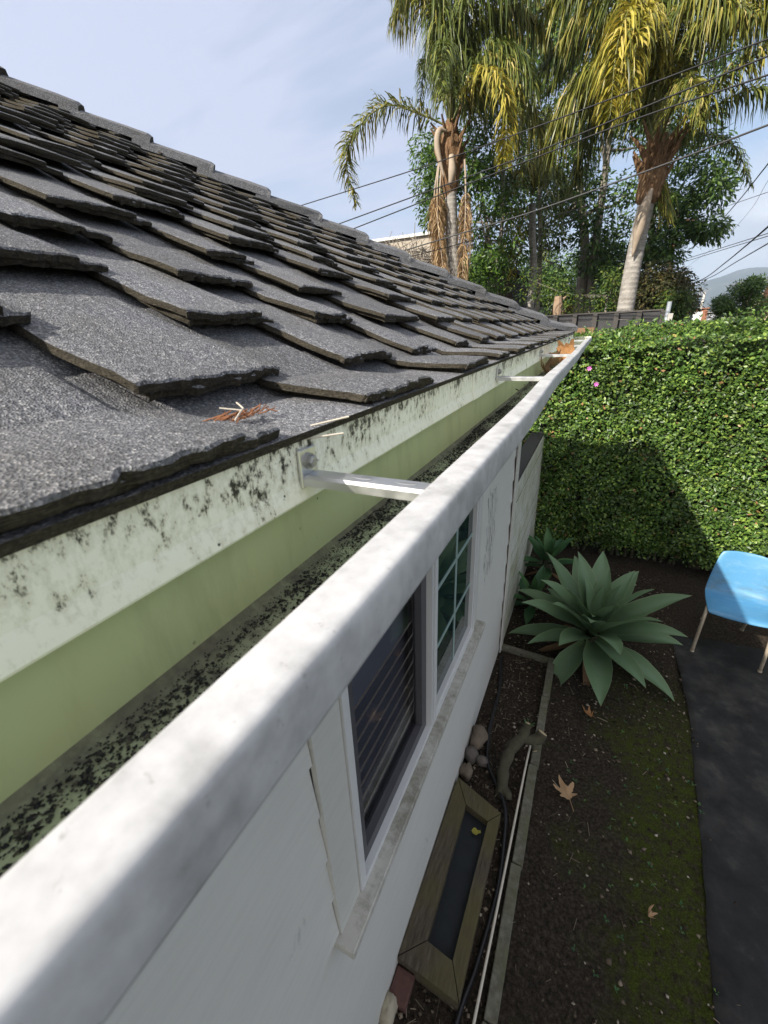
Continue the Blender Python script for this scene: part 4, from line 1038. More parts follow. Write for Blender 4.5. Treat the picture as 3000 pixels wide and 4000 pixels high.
# back and ends, coarser
n = 9000
x_ = rng.uniform(HX0, HX1, n); z_ = rng.uniform(.1, 2.6, n)
addleaf(*leaves(np.stack([x_, HY1 + rng.normal(0, .05, n), z_], -1), np.tile([0, .8, .4], (n, 1)), rng.uniform(.05, .08, n), .56, .3))
mesh('foliage', np.concatenate(parts_V), np.concatenate(parts_F), M_HEDGE, hg)
b = B(); b.box((HX0 + .1, HY0 + .26, -.02), (HX1 - .1, HY1 - .12, 2.44)); b.obj('shade_core', M_CORE, hg)  # near-black box paints the shaded inside of the hedge
for k in range(60):
    sx = random.uniform(-1.2, 3.5)
    tw_.tube(smooth_path([(sx, HY0 + .25, 0), (sx + random.gauss(0, .1), HY0 + .2, .4), (sx + random.gauss(0, .2), HY0 + .14, 1.0)], 6), [.02, .016, .014, .012, .009, .006], 6)
tag(tw_.obj('twig', M_BARK, hg), kind='stuff')
for (fx_, fy_) in ((1349, 794), (1377, 832)):
    c = P(*((1349 - 47, 794) if fx_ == 1349 else (1331, 832)), 5.0) if False else None
for (dx_, dy_) in ((1273, 796), (1288, 830)):
    c = P(dx_, dy_, 5.0); b = B()
    for k in range(7):
        a = k * 2 * math.pi / 7
        e1 = np.array([math.cos(a), -.25, math.sin(a)]); e2 = np.array([-math.sin(a), 0, math.cos(a)])
        b.add([c, c + e1 * .016 + e2 * .006, c + e1 * .027, c + e1 * .016 - e2 * .006], [(0, 1, 2, 3)])
    b.obj('flower', M_PINK, hg)

# ================================================================== palms
def frond(root, ctrl, nleaf, L, mats, seed, width=.030, grav=1.0, name='frond', spread=1.0, bare=.16):
    r_ = np.random.default_rng(seed)
    path = smooth_path(ctrl, 30); T = norm(np.gradient(path, axis=0))
    tt = np.linspace(bare, 1, nleaf); idx = tt * 29; i0 = np.minimum(idx.astype(int), 28); fr = (idx - i0)[:, None]
    base = path[i0] * (1 - fr) + path[i0 + 1] * fr; tan = norm(T[i0] * (1 - fr) + T[i0 + 1] * fr)
    up = np.array([0, 0, 1.0]); side = np.cross(tan, up); bad = np.linalg.norm(side, axis=1) < .25
    side[bad] = np.array([1, 0, 0.0]); side = norm(side); nup = norm(np.cross(side, tan))
    Vs = []; Fs = []; o = 0
    for sgn in (-1, 1):
        n = nleaf; ang = r_.normal(.35, .55, n); fw = r_.uniform(.25, .75, n)
        d = norm(sgn * side * np.cos(ang)[:, None] * spread + nup * np.sin(ang)[:, None] + tan * fw[:, None])
        ll = L * np.interp(tt, [0, bare, .35, .75, 1], [.5, .75, 1, .8, .35]) * r_.uniform(.75, 1.15, n)
        g = r_.uniform(.5, 1.25, n) * grav; seg = 4
        wv = width * np.array([.55, 1, .9, .6, .05])
        kink = r_.uniform(.3, .8, n)
        for q in range(seg + 1):
            s = q / seg
            c = base + d * (ll * s * (1 - .35 * s))[:, None] + np.stack([r_.normal(0, .01, n), r_.normal(0, .01, n), -g * ll * s ** 1.8 * .75], -1)
            wd = norm(np.cross(d, up) + r_.normal(0, .5, (n, 3)))
            Vs.append(np.stack([c + wd * wv[q] * .5, c - wd * wv[q] * .5], 1))
        blk = np.stack(Vs[-(seg + 1):], 1).reshape(-1, 3)            # n*(seg+1)*2
        Vs = Vs[:-(seg + 1)] + [blk]
        k = (np.arange(n) * (seg + 1) * 2)[:, None] + np.arange(seg)[None, :] * 2
        f = np.stack([k, k + 1, k + 3, k + 2], -1).reshape(-1, 4) + o
        Fs.append(f); o += len(blk)
    b = B(); b.tube(path, np.linspace(.026, .006, 30), 5)
    V = np.concatenate(Vs + [np.concatenate(b.V)]); nf = sum(len(f) for f in Fs)
    F = np.concatenate(Fs); rf = np.array([f for f in b.F if len(f) == 4]) + o
    return mesh(name, V, np.concatenate([F, rf]), mats, root, mi=[0] * nf + [1] * len(rf))
def palm(name, label, trunkpts, rad, crown, group='queen palms'):
    base = trunkpts[0]; root = thing(name, label, 'palm tree', tuple(base), group=group)
    b = B(); p = smooth_path(trunkpts, 40); b.tube(p, np.interp(np.linspace(0, 1, 40), [0, .08, 1], [rad * 1.25, rad * 1.08, rad * .92]), 16); b.obj('trunk', M_PTRUNK, root, smooth=True)
    return root
def auto_fronds(root, c, specs, L=.62, nleaf=110):
    for (az, el, LEN, droop, mat, sd) in specs:
        d = np.array([math.cos(math.radians(az)) * math.cos(math.radians(el)), math.sin(math.radians(az)) * math.cos(math.radians(el)), math.sin(math.radians(el))])
        pts = [c + d * LEN * t + np.array([0, 0, -droop * LEN * t ** 2.3]) for t in (0, .25, .5, .75, 1)]
        frond(root, pts, nleaf, L, [mat, M_RACHIS], sd)
YP = 12.0
# right palm
tr = [P(1345, 712, YP), P(1352, 660, YP), P(1364, 590, YP), P(1382, 500, YP), P(1400, 425, YP)]
tr[0][2] = gz(0, YP) - .05; tr[0][:2] = tr[1][:2] - (tr[2][:2] - tr[1][:2]) * .8
pr = palm('palm_tree', 'right queen palm with clean pale trunk, hanging spathe and golden frond', tr, .165, None)
cr = P(1420, 320, YP)
b = B(); b.tube(smooth_path([tr[-1] + np.array([0, 0, -.15]), tr[-1], P(1410, 385, YP), P(1420, 340, YP), P(1428, 290, YP)], 18), np.interp(np.linspace(0, 1, 18), [0, .2, .5, 1], [.15, .23, .25, .12]), 12)
for k in range(22):                                     # old leaf bases
    a = k * 2.4; t = .15 + .8 * (k / 22); c0 = np.array(P(1402 + 20 * t, 415 - 100 * t, YP)); o_ = np.array([math.cos(a), math.sin(a), 0])
    b.tube([c0 + o_ * .15, c0 + o_ * .24 + np.array([0, 0, .12]), c0 + o_ * (.36 + .2 * t) + np.array([0, 0, .42])], [.05, .05, .018], 6)
b.obj('crown_shaft', M_BOOT, pr)
Y = YP
frond(pr, [cr + [0, 0, .3], P(1412, 120, Y - .6), P(1375, 10, Y - 1.3), P(1335, 90, Y - 1.9), P(1318, 250, Y - 2.0)], 170, .80, [M_PALMSUN, M_RACHIS], 21, .040, 1.1)
frond(pr, [cr + [0, 0, .3], P(1420, 130, Y - .6), P(1400, 30, Y - 1.2), P(1378, 70, Y - 1.9), P(1362, 230, Y - 2.0)], 150, .62, [M_PALMSUN, M_RACHIS], 22, .038)
frond(pr, [cr, P(1500, 240, Y - .3), P(1590, 150, Y - .6), P(1690, 90, Y - .8), P(1790, 120, Y - .9)], 150, .62, [M_PALMM, M_RACHIS], 23, .034)
frond(pr, [cr, P(1490, 275, Y + .2), P(1570, 215, Y + .3), P(1660, 190, Y + .3), P(1740, 230, Y + .2)], 150, .60, [M_PALMG, M_RACHIS], 24)
frond(pr, [cr, P(1460, 190, Y - .4), P(1500, 80, Y - .8), P(1560, 20, Y - 1), P(1640, 30, Y - 1.1)], 150, .62, [M_PALMM, M_RACHIS], 25)
frond(pr, [cr, P(1440, 160, Y + .1), P(1460, 30, Y + .2), P(1480, -90, Y + .2), P(1530, -150, Y + .1)], 150, .62, [M_PALMG, M_RACHIS], 26)
frond(pr, [cr, P(1445, 140, Y + .5), P(1490, 10, Y + .7), P(1560, -60, Y + .8), P(1650, -50, Y + .8)], 150, .62, [M_PALMG, M_RACHIS], 27)
frond(pr, [cr, P(1390, 180, Y + .3), P(1330, 60, Y + .4), P(1270, 20, Y + .4), P(1215, 90, Y + .4)], 160, .78, [M_PALMM, M_RACHIS], 28)
frond(pr, [cr, P(1380, 210, Y + .9), P(1310, 110, Y + 1.2), P(1240, 100, Y + 1.2), P(1190, 190, Y + 1.2)], 160, .75, [M_PALMG, M_RACHIS], 29)
frond(pr, [cr, P(1400, 130, Y), P(1380, -30, Y), P(1330, -110, Y), P(1260, -90, Y)], 150, .75, [M_PALMG, M_RACHIS], 30)
frond(pr, [cr, P(1470, 300, Y + 1), P(1530, 290, Y + 1.6), P(1590, 320, Y + 2), P(1620, 400, Y + 2.2)], 130, .5, [M_PALMG, M_RACHIS], 31)
frond(pr, [cr, P(1450, 240, Y - .8), P(1480, 180, Y - 1.3), P(1505, 190, Y - 1.7), P(1515, 270, Y - 1.8)], 130, .5, [M_PALMM, M_RACHIS], 32)
frond(pr, [cr, P(1425, 200, Y + .8), P(1430, 90, Y + 1.4), P(1440, 10, Y + 1.8), P(1460, 0, Y + 2.4)], 140, .6, [M_PALMG, M_RACHIS], 33)
for k, (c_, mm_, g_) in enumerate((
        ([cr, P(1395, 120, Y + .4), P(1330, 0, Y + .5), P(1260, -35, Y + .5), P(1175, 20, Y + .5)], M_PALMM, 1.5),
        ([cr, P(1390, 150, Y + .8), P(1330, 60, Y + 1), P(1250, 60, Y + 1.1), P(1170, 150, Y + 1.1)], M_PALMG, 1.5),
        ([cr, P(1400, 100, Y - .3), P(1370, -40, Y - .5), P(1310, -90, Y + .2), P(1230, -60, Y + .2)], M_PALMG, 1.6),
        ([cr, P(1405, 170, Y + .5), P(1360, 100, Y + .6), P(1310, 120, Y + .7), P(1260, 230, Y + .7)], M_PALMG, 1.5),
        ([cr, P(1430, 90, Y), P(1440, -40, Y), P(1470, -110, Y), P(1540, -110, Y)], M_PALMG, 1.5),
        ([cr, P(1480, 120, Y + .2), P(1570, -20, Y + .3), P(1670, -60, Y + .3), P(1760, -10, Y + .3)], M_PALMM, 1.4),
        ([cr, P(1420, 100, Y + 1.2), P(1400, -30, Y + 1.6), P(1380, -60, Y + 2.2), P(1350, 20, Y + 2.6)], M_PALMG, 1.5),
        ([cr, P(1380, 200, Y + .2), P(1310, 140, Y + .2), P(1240, 190, Y + .1), P(1195, 320, Y + .1)], M_PALMM, 1.4),
        ([cr, P(1390, 240, Y + .9), P(1340, 205, Y + 1.1), P(1285, 260, Y + 1.2), P(1245, 390, Y + 1.2)], M_PALMG, 1.4),
        ([cr, P(1460, 150, Y + .6), P(1540, 40, Y + .8), P(1640, 10, Y + .8), P(1740, 60, Y + .8)], M_PALMG, 1.3),
        ([cr, P(1450, 120, Y - .3), P(1490, 10, Y - .6), P(1540, -30, Y - .8), P(1600, 30, Y - 1)], M_PALMM, 1.3))):
    frond(pr, c_, 180, 1.05, [mm_, M_RACHIS], 330 + k, .036, g_, spread=.55)
b = B(); sp = smooth_path([P(1408, 408, Y - .25), P(1392, 450, Y - .3), P(1378, 505, Y - .28), P(1366, 555, Y - .25)], 14); b.tube(sp, np.interp(np.linspace(0, 1, 14), [0, .3, .6, 1], [.03, .10, .11, .012]), 8); b.obj('spathe', M_SPATHE, pr, smooth=True)
b = B()
for k in range(90):
    c0 = P(1432, 400, Y) + rng.normal(0, .05, 3); e0 = P(1443 + random.gauss(0, 9), 465 + random.gauss(0, 12), Y + random.gauss(0, .1)); b.tube([c0, (c0 + e0) / 2 + rng.normal(0, .03, 3), e0], .008, 4)
b.obj('fruit_stalk', M_PALMM, pr)
# left palm
tl = [P(985, 720, YP), P(981, 620, YP), P(977, 520, YP), P(974, 430, YP), P(972, 390, YP)]
tl[0] = np.array([tl[1][0], tl[1][1], float(gz(0, YP)) - .05])
pl = palm('palm_tree', 'left queen palm with tan dead frond skirts hanging round its trunk', tl, .150, None)
cl = P(972, 275, YP)
b = B(); b.tube(smooth_path([tl[-1] + np.array([0, 0, -.35]), tl[-1], P(973, 340, YP), P(974, 300, YP), P(974, 260, YP)], 18), np.interp(np.linspace(0, 1, 18), [0, .2, .6, 1], [.13, .22, .28, .12]), 12)
for k in range(20):
    a = k * 2.4; t = .1 + .85 * (k / 20); c0 = np.array(P(973, 395 - 115 * t, YP)); o_ = np.array([math.cos(a), math.sin(a), 0])
    b.tube([c0 + o_ * .15, c0 + o_ * .25 + np.array([0, 0, .12]), c0 + o_ * (.34 + .2 * t) + np.array([0, 0, .40])], [.05, .05, .018], 6)
b.obj('crown_shaft', M_BOOT, pl)
frond(pl, [cl + [0, 0, 0], P(905, 245, Y - .2), P(835, 228, Y - .3), P(775, 275, Y - .4), P(748, 345, Y - .4), P(768, 440, Y - .4)], 190, .80, [M_PALMM, M_RACHIS], 41, .034, .55, bare=.12)
frond(pl, [cl, P(1005, 200, Y - .5), P(1050, 150, Y - .9), P(1085, 190, Y - 1.2), P(1095, 290, Y - 1.3), P(1085, 350, Y - 1.3)], 150, .58, [M_PALMSUN, M_RACHIS], 42, .038)
frond(pl, [cl, P(1020, 180, Y - .3), P(1070, 120, Y - .5), P(1110, 150, Y - .6), P(1125, 240, Y - .7)], 130, .5, [M_PALMM, M_RACHIS], 43, .034)
frond(pl, [cl, P(955, 150, Y - .2), P(925, 20, Y - .3), P(880, -60, Y - .3), P(830, -40, Y - .3)], 150, .72, [M_PALMM, M_RACHIS], 44)
frond(pl, [cl, P(965, 130, Y), P(950, -20, Y), P(910, -110, Y), P(860, -110, Y)], 150, .75, [M_PALMG, M_RACHIS], 45)
frond(pl, [cl, P(970, 150, Y + .4), P(975, 0, Y + .6), P(990, -110, Y + .7), P(1030, -150, Y + .7)], 150, .72, [M_PALMG, M_RACHIS], 46)
frond(pl, [cl, P(985, 140, Y - .1), P(1010, 10, Y - .2), P(1060, -70, Y - .2), P(1130, -60, Y - .2)], 160, .80, [M_PALMG, M_RACHIS], 47)
frond(pl, [cl, P(995, 170, Y + .6), P(1040, 70, Y + .8), P(1110, 30, Y + .9), P(1180, 80, Y + .9)], 160, .80, [M_PALMG, M_RACHIS], 48)
frond(pl, [cl, P(1000, 130, Y + .3), P(1060, 0, Y + .4), P(1150, -60, Y + .4), P(1240, -10, Y + .4)], 170, .85, [M_PALMM, M_RACHIS], 49)
frond(pl, [cl, P(950, 190, Y + .8), P(925, 130, Y + 1.2), P(915, 150, Y + 1.6), P(905, 240, Y + 1.8)], 110, .5, [M_PALMG, M_RACHIS], 50)
frond(pl, [cl, P(975, 180, Y - .8), P(965, 100, Y - 1.3), P(955, 110, Y - 1.7), P(955, 200, Y - 1.9)], 120, .55, [M_PALMG, M_RACHIS], 51)
frond(pl, [cl, P(1010, 230, Y + 1), P(1060, 200, Y + 1.3), P(1110, 260, Y + 1.4), P(1130, 370, Y + 1.4)], 130, .62, [M_PALMG, M_RACHIS], 52)
for k, (c_, mm_, g_) in enumerate((
        ([cl, P(985, 120, Y), P(1015, -10, Y), P(1070, -70, Y), P(1150, -40, Y)], M_PALMG, 1.5),
        ([cl, P(1000, 150, Y + .5), P(1050, 50, Y + .6), P(1110, 20, Y + .7), P(1180, 80, Y + .7)], M_PALMM, 1.5),
        ([cl, P(960, 130, Y - .2), P(945, 0, Y - .3), P(905, -80, Y - .3), P(850, -80, Y - .3)], M_PALMG, 1.4),
        ([cl, P(975, 110, Y + .2), P(985, -40, Y + .3), P(1000, -140, Y + .3), P(1060, -160, Y + .3)], M_PALMM, 1.5),
        ([cl, P(960, 100, Y + .4), P(930, -20, Y + .5), P(890, -40, Y + .5), P(855, 40, Y + .5)], M_PALMM, 1.4),
        ([cl, P(1000, 90, Y + .9), P(1030, -60, Y + 1.2), P(1090, -90, Y + 1.3), P(1150, -30, Y + 1.4)], M_PALMG, 1.5),
        ([cl, P(1025, 210, Y + .5), P(1085, 175, Y + .6), P(1145, 230, Y + .6), P(1180, 340, Y + .6)], M_PALMM, 1.4),
        ([cl, P(1010, 190, Y - .2), P(1060, 110, Y - .3), P(1110, 110, Y - .3), P(1160, 190, Y - .3)], M_PALMG, 1.5),
        ([cl, P(965, 180, Y + .9), P(960, 90, Y + 1.3), P(950, 60, Y + 1.7), P(935, 110, Y + 2)], M_PALMG, 1.4))):
    frond(pl, c_, 180, 1.0, [mm_, M_RACHIS], 430 + k, .034, g_, spread=.55)
def dead(ctrl, sd, w_=.022, L=.36, n=150):
    r_ = np.random.default_rng(sd)
    return frond(pl, ctrl, n, L, [M_DEAD, M_SPATHE], sd, w_, 1.4, 'dead_frond', .8, .3)
dead([P(950, 345, Y - .3), P(945, 400, Y - .4), P(946, 480, Y - .4), P(955, 560, Y - .4), P(962, 625, Y - .4)], 61, n=220)
dead([P(955, 350, Y - .1), P(950, 420, Y - .2), P(952, 500, Y - .2), P(958, 620, Y - .2)], 62, n=200)
dead([P(1004, 345, Y - .2), P(1006, 400, Y - .3), P(1005, 480, Y - .3), P(1001, 560, Y - .3), P(997, 640, Y - .3)], 63, n=220)
dead([P(948, 350, Y + .1), P(938, 430, Y), P(940, 520, Y), P(945, 610, Y)], 64, n=180)
b = B()
sp = smooth_path([P(966, 283, Y - .28), P(950, 281, Y - .36), P(944, 310, Y - .4), P(950, 345, Y - .4), P(960, 385, Y - .36)], 18)
b.tube(sp, np.interp(np.linspace(0, 1, 18), [0, .3, .6, 1], [.03, .075, .07, .015]), 8); b.obj('spathe', M_SPATHE, pl, smooth=True)
b = B(); sp = smooth_path([P(975, 335, Y - .33), P(977, 370, Y - .36), P(973, 400, Y - .34)], 10); b.tube(sp, np.interp(np.linspace(0, 1, 10), [0, .5, 1], [.06, .10, .05]), 8); b.obj('spathe', M_SPATHE, pl, smooth=True)
# third, thinner palm between and behind
YQ = 16.0
t3 = [P(1152, 700, YQ), P(1151, 600, YQ), P(1150, 520, YQ), P(1150, 440, YQ)]
t3[0] = np.array([t3[1][0], t3[1][1], float(gz(0, YQ)) - .05])
p3 = palm('palm_tree', 'slim middle palm with drooping yellow green fronds between the two big palms', t3, .11, None)
c3 = P(1150, 420, YQ)
for k, (az, ex, ey, dY, mm) in enumerate(((0, 1085, 540, -1.2, M_PALMM), (1, 1105, 600, -1.4, M_PALMSUN), (2, 1215, 500, -.8, M_PALMG), (3, 1070, 470, .4, M_PALMG), (4, 1235, 430, .5, M_PALMG), (5, 1180, 560, -1.5, M_PALMG), (6, 1120, 300, .3, M_PALMG), (7, 1190, 290, .2, M_PALMG), (8, 1040, 560, -.4, M_PALMM))):
    e = P(ex, ey, YQ + dY); top = (c3 + e) / 2; top[2] = max(c3[2], e[2]) + .55
    frond(p3, [c3, c3 * .6 + top * .4 + np.array([0, 0, .15]), top, e * .55 + top * .45 + np.array([0, 0, .1]), e], 110, .55, [mm, M_RACHIS], 70 + k, .034)

# ================================================================== trees
def crown(clumps, n_per, size, mat, root, seed, flat=.75, aspect=.38, name='crown', droop=.4):
    r_ = np.random.default_rng(seed); pv = []; pf = []; o = 0
    for (c, rad) in clumps:
        n = int(n_per * (rad / .5) ** 1.6)
        d = norm(r_.normal(0, 1, (n, 3))); rr = rad * r_.uniform(.35, 1.0, n) ** .6
        p = np.asarray(c) + d * rr[:, None] * np.array([1, 1, flat])
        td = d * .8 + np.array([0, 0, -droop]); nr = d * .5 + np.array([0, -.2, .7])
        V, F = leaves(p, nr, r_.uniform(.7, 1.3, n) * size, aspect, .25, rand=.5, tipdir=td)
        pv.append(V); pf.append(F + o); o += len(V)
    return mesh(name, np.concatenate(pv), np.concatenate(pf), mat, root)
def tree(name, label, base, trunks, clumps, leafmat_, n_per=160, size=.14, cat='tree', seed=0, group=None, trad=.1, aspect=.38, droop=.4):
    root = thing(name, label, cat, tuple(base), group=group)
    b = B()
    for tp in trunks:
        pth_ = smooth_path(tp, 16); r1 = trad * random.uniform(.8, 1.1)
        b.tube(pth_, np.linspace(r1, r1 * .35, 16), 9)
        for k in range(9):                                 # limbs to clumps
            q = pth_[random.randint(6, 15)]; c = np.asarray(clumps[random.randrange(len(clumps))][0]); 
            if np.linalg.norm(c - q) > 3.2: continue
            b.tube(smooth_path([q, (q + c) / 2 + np.array([0, 0, -.15]), c], 6), np.linspace(r1 * .35, r1 * .08, 6), 5)
    b.obj('trunk', M_BARKG, root, smooth=True)
    crown(clumps, n_per, size, leafmat_, root, seed, aspect=aspect, droop=droop)
    return root
def cl_px(rects, Y, dY, rad, n, seed):
    """clumps filling ellipses given in view coordinates (cx, cy, rx, ry) around depth Y"""
    r_ = random.Random(seed); out_ = []
    for (cx, cy, rx, ry) in rects:
        for k in range(n):
            a = r_.uniform(0, 6.28); q = math.sqrt(r_.random())
            out_.append((P(cx + rx * q * math.cos(a), cy + ry * q * math.sin(a), Y + r_.uniform(-dY, dY)), rad * r_.uniform(.6, 1.25)))
    return out_
def gp(px_, Y): 
    q = P(px_, 650, Y); q[2] = gz(0, Y) - .05; return q
# bright large leaved tree behind the left palm
Y1 = 15.0
tree('broadleaf_tree', 'bright green broadleaf tree just behind the left palm', gp(1062, Y1), [[gp(1062, Y1), P(1062, 600, Y1), P(1050, 480, Y1), P(1020, 300, Y1)], [gp(1068, Y1), P(1072, 600, Y1), P(1085, 470, Y1), P(1090, 250, Y1)]],
     cl_px([(945, 355, 38, 65), (935, 440, 32, 55), (1010, 430, 60, 120), (1010, 250, 70, 150), (1075, 470, 50, 120), (1070, 270, 60, 130), (1050, 590, 40, 40)], Y1, 1.0, .46, 16, 3), TREE_L[0], 150, .15, seed=3, group='trees behind the palms', trad=.09)
Y2 = 19.0
tree('broadleaf_tree', 'tall dark broadleaf tree with twin pale trunks between the two big palms', gp(1262, Y2), [[gp(1255, Y2), P(1258, 600, Y2), P(1262, 500, Y2), P(1240, 300, Y2), P(1230, 50, Y2)], [gp(1278, Y2), P(1280, 600, Y2), P(1290, 500, Y2), P(1310, 350, Y2), P(1330, 100, Y2)]],
     cl_px([(1160, 200, 90, 200), (1250, 200, 110, 220), (1330, 300, 90, 200), (1200, 430, 80, 90), (1300, 470, 80, 100), (1250, 60, 150, 120), (1120, 40, 90, 100), (1340, 560, 60, 50)], Y2, 1.6, .62, 19, 4), TREE_L[1], 105, .18, seed=4, group='trees behind the palms', trad=.2)
Y3 = 17.5
tree('broadleaf_tree', 'dark leafy tree whose branches reach right of the right palm', gp(1395, Y3), [[gp(1395, Y3), P(1398, 600, Y3), P(1410, 480, Y3), P(1440, 320, Y3), P(1450, 150, Y3)]],
     cl_px([(1440, 350, 70, 90), (1500, 320, 60, 60), (1455, 200, 80, 120), (1550, 380, 28, 26), (1500, 430, 60, 26), (1440, 455, 55, 45), (1528, 495, 30, 16), (1475, 490, 40, 25), (1440, 540, 30, 20), (1410, 520, 50, 60), (1570, 90, 60, 90)], Y3, 1.1, .42, 14, 5), TREE_L[1], 105, .17, seed=5, group='trees behind the palms', trad=.13, aspect=.34, droop=.6)
Y4 = 17.0
tree('broadleaf_tree', 'slender trunked tree in front of the parked cars', gp(1165, Y4), [[gp(1166, Y4), P(1165, 600, Y4), P(1168, 500, Y4), P(1165, 380, Y4)]], cl_px([(1165, 420, 50, 60), (1130, 500, 50, 50), (1190, 540, 40, 40)], Y4, .8, .4, 10, 6), TREE_L[3], 90, .15, seed=6, group='trees behind the palms', trad=.1)
Y5 = 16.0
tree('bush', 'round dark olive bush behind the right palm trunk', gp(1420, Y5), [[gp(1420, Y5), P(1420, 640, Y5), P(1418, 610, Y5)]], cl_px([(1385, 640, 60, 40), (1440, 625, 45, 35), (1420, 600, 45, 22), (1470, 645, 20, 30)], Y5, .8, .34, 22, 7), TREE_L[2], 260, .11, 'bush', 7, 'bushes along the street', .08)
tree('bush', 'fresh green bush between olive bush and the street', gp(1462, Y5 - 1), [[gp(1462, Y5 - 1), P(1462, 650, Y5 - 1), P(1460, 630, Y5 - 1)]], cl_px([(1462, 650, 24, 30), (1450, 672, 30, 18)], Y5 - 1, .4, .28, 16, 8), TREE_L[3], 220, .10, 'bush', 8, 'bushes along the street', .05)
tree('bush', 'feathery green shrubs behind the dark fence left of palm trunk', gp(1310, 14), [[gp(1310, 14), P(1310, 660, 14), P(1305, 640, 14)]], cl_px([(1310, 650, 30, 35), (1235, 650, 40, 40), (1185, 655, 30, 30), (1330, 610, 20, 40), (1160, 610, 60, 30)], 14, .6, .3, 11, 9), TREE_L[3], 120, .10, 'bush', 9, 'bushes along the street', .05)
tree('bush', 'dense dark bushes farthest back under the tall trees', gp(1200, 26), [[gp(1200, 26), P(1200, 640, 26), P(1200, 610, 26)]], cl_px([(1120, 610, 60, 50), (1210, 600, 70, 50), (1300, 600, 60, 60), (1050, 590, 40, 40), (1250, 668, 130, 18), (1380, 650, 60, 40)], 26, 1.0, .8, 15, 10), TREE_L[1], 170, .2, 'bush', 10, 'bushes along the street', .1)
Y6 = 19.0
tree('street_tree', 'windblown olive green tree at the right edge before the mountains', gp(1600, Y6), [[gp(1605, Y6), P(1605, 670, Y6), P(1602, 640, Y6)]], cl_px([(1605, 658, 40, 34), (1572, 676, 28, 18), (1640, 662, 34, 36), (1612, 626, 22, 14), (1632, 614, 12, 8), (1562, 658, 10, 10)], Y6, .8, .25, 24, 11), TREE_L[0], 230, .12, 'tree', 11, None, .1, .25, -.3)
# dead vine
dv = thing('dead_vine', 'tangle of grey leafless vines beside the pale building', 'vine', tuple(gp(890, 17)))
b = B()
for k in range(330):
    p0_ = P(random.uniform(835, 935), random.uniform(535, 600), 17 + random.gauss(0, .3)); b.tube([p0_, p0_ + rng.normal(0, .16, 3) , p0_ + rng.normal(0, .30, 3) + np.array([0, 0, .05])], .012, 4)
b.obj('stems', M_BARKG, dv)

# ================================================================== beyond: fence, buildings, cars, poles, wires
def slabbox(b, p0, p1, th, z0, z1, m=0):
    """upright board between two plan points"""
    p0 = np.array(p0[:2], float); p1 = np.array(p1[:2], float); d = norm(p1 - p0); n_ = np.array([-d[1], d[0]]) * th
    q = [p0, p1, p1 + n_, p0 + n_]
    b.add([(*c_, z0) for c_ in q] + [(*c_, z1) for c_ in q], [(0, 3, 2, 1), (4, 5, 6, 7), (0, 1, 5, 4), (1, 2, 6, 5), (2, 3, 7, 6), (3, 0, 4, 7)], m)
M_FENCE = plain('dark_fence_board', (.045, .045, .048), .8, .4, 5, bump=.3); M_FPOST = plain('fence_post', (.07, .065, .06), .85, .3, 10); M_GALV = plain('galvanised_post', (.34, .37, .40), .5, .15, 6, metal=.4)
fz = float(gz(0, 11)); A = P(1130, 688, 11.6); Bp = P(1432, 676, 11.0)
fn = thing('board_fence', 'dark stained board fence behind the hedge', 'fence', (float(A[0]), float(A[1]), fz))
b = B()
for k in range(10):
    z0_ = fz + .04 + k * .2; slabbox(b, A, Bp, .03, z0_, min(z0_ + .192, 2.87))
b.obj('boards', M_FENCE, fn)
b = B(); slabbox(b, A - np.array([0, .03, 0]), Bp - np.array([0, .03, 0]), .10, 2.872, 2.90); b.obj('top_rail', M_FPOST, fn)
for t in np.linspace(.12, 1, 7):
    c = A * (1 - t) + Bp * t; b = B(); b.box((c[0] - .045, c[1] - .09, fz), (c[0] + .045, c[1] - .005, 2.87)); b.obj('post', M_FPOST, fn)
c = P(1437, 700, 10.9); b = B(); b.tube([(c[0], c[1], fz), (c[0], c[1], P(1437, 652, 10.9)[2])], .04, 10);
tag(b.obj('metal_post', M_GALV, None, smooth=True, loc=(float(c[0]), float(c[1]), fz)), 'galvanised round metal post at the end of the dark fence', 'post')
c = P(1444, 700, 10.5); b = B(); b.box((c[0] - .04, c[1] - .04, fz), (c[0] + .04, c[1] + .04, P(1444, 677, 10.5)[2])); tag(b.obj('wooden_post', plain('white_weathered_post', (.45, .43, .40), .8, .2, 9), None, loc=(float(c[0]), float(c[1]), fz)), 'short whitish wooden post next to the galvanised metal post', 'post')
# small plank pile / crate left over hedge by fence
c = P(1220, 712, 10); b = B(); z0_ = float(gz(0, 10))
for k in range(4): b.box((c[0] - .35 + .02 * k, c[1] - .3, 2.10 + k * .13), (c[0] + .55, c[1] + .3, 2.22 + k * .13))
b.box((c[0] - .3, c[1] - .25, z0_), (c[0] + .5, c[1] + .25, 2.099)); tag(b.obj('wooden_crate', plain('tan_planks', (.22, .13, .07), .8, .3, 7, bump=.3), None, loc=(float(c[0]), float(c[1]), z0_)), 'tan planked wooden crate standing in front of the dark fence', 'crate')
def building(name, label, x0, x1, top, Y, depth, mat, trimmat=None, roof_h=.0, base_gz=True):
    a = P(x0, top, Y); c_ = P(x1, top, Y); z0_ = float(gz(0, Y)) - .1
    root = thing(name, label, 'building', (float((a[0] + c_[0]) / 2), Y, z0_))
    b_ = B(); b_.box((a[0], Y, z0_), (c_[0], Y + depth, a[2])); b_.obj('wall', mat, root)
    b_ = B(); b_.box((a[0] - .15, Y - .15, a[2] + .002), (c_[0] + .15, Y + depth + .15, a[2] + .12 + roof_h)); b_.obj('roof', trimmat or mat, root)
    return root, a, c_
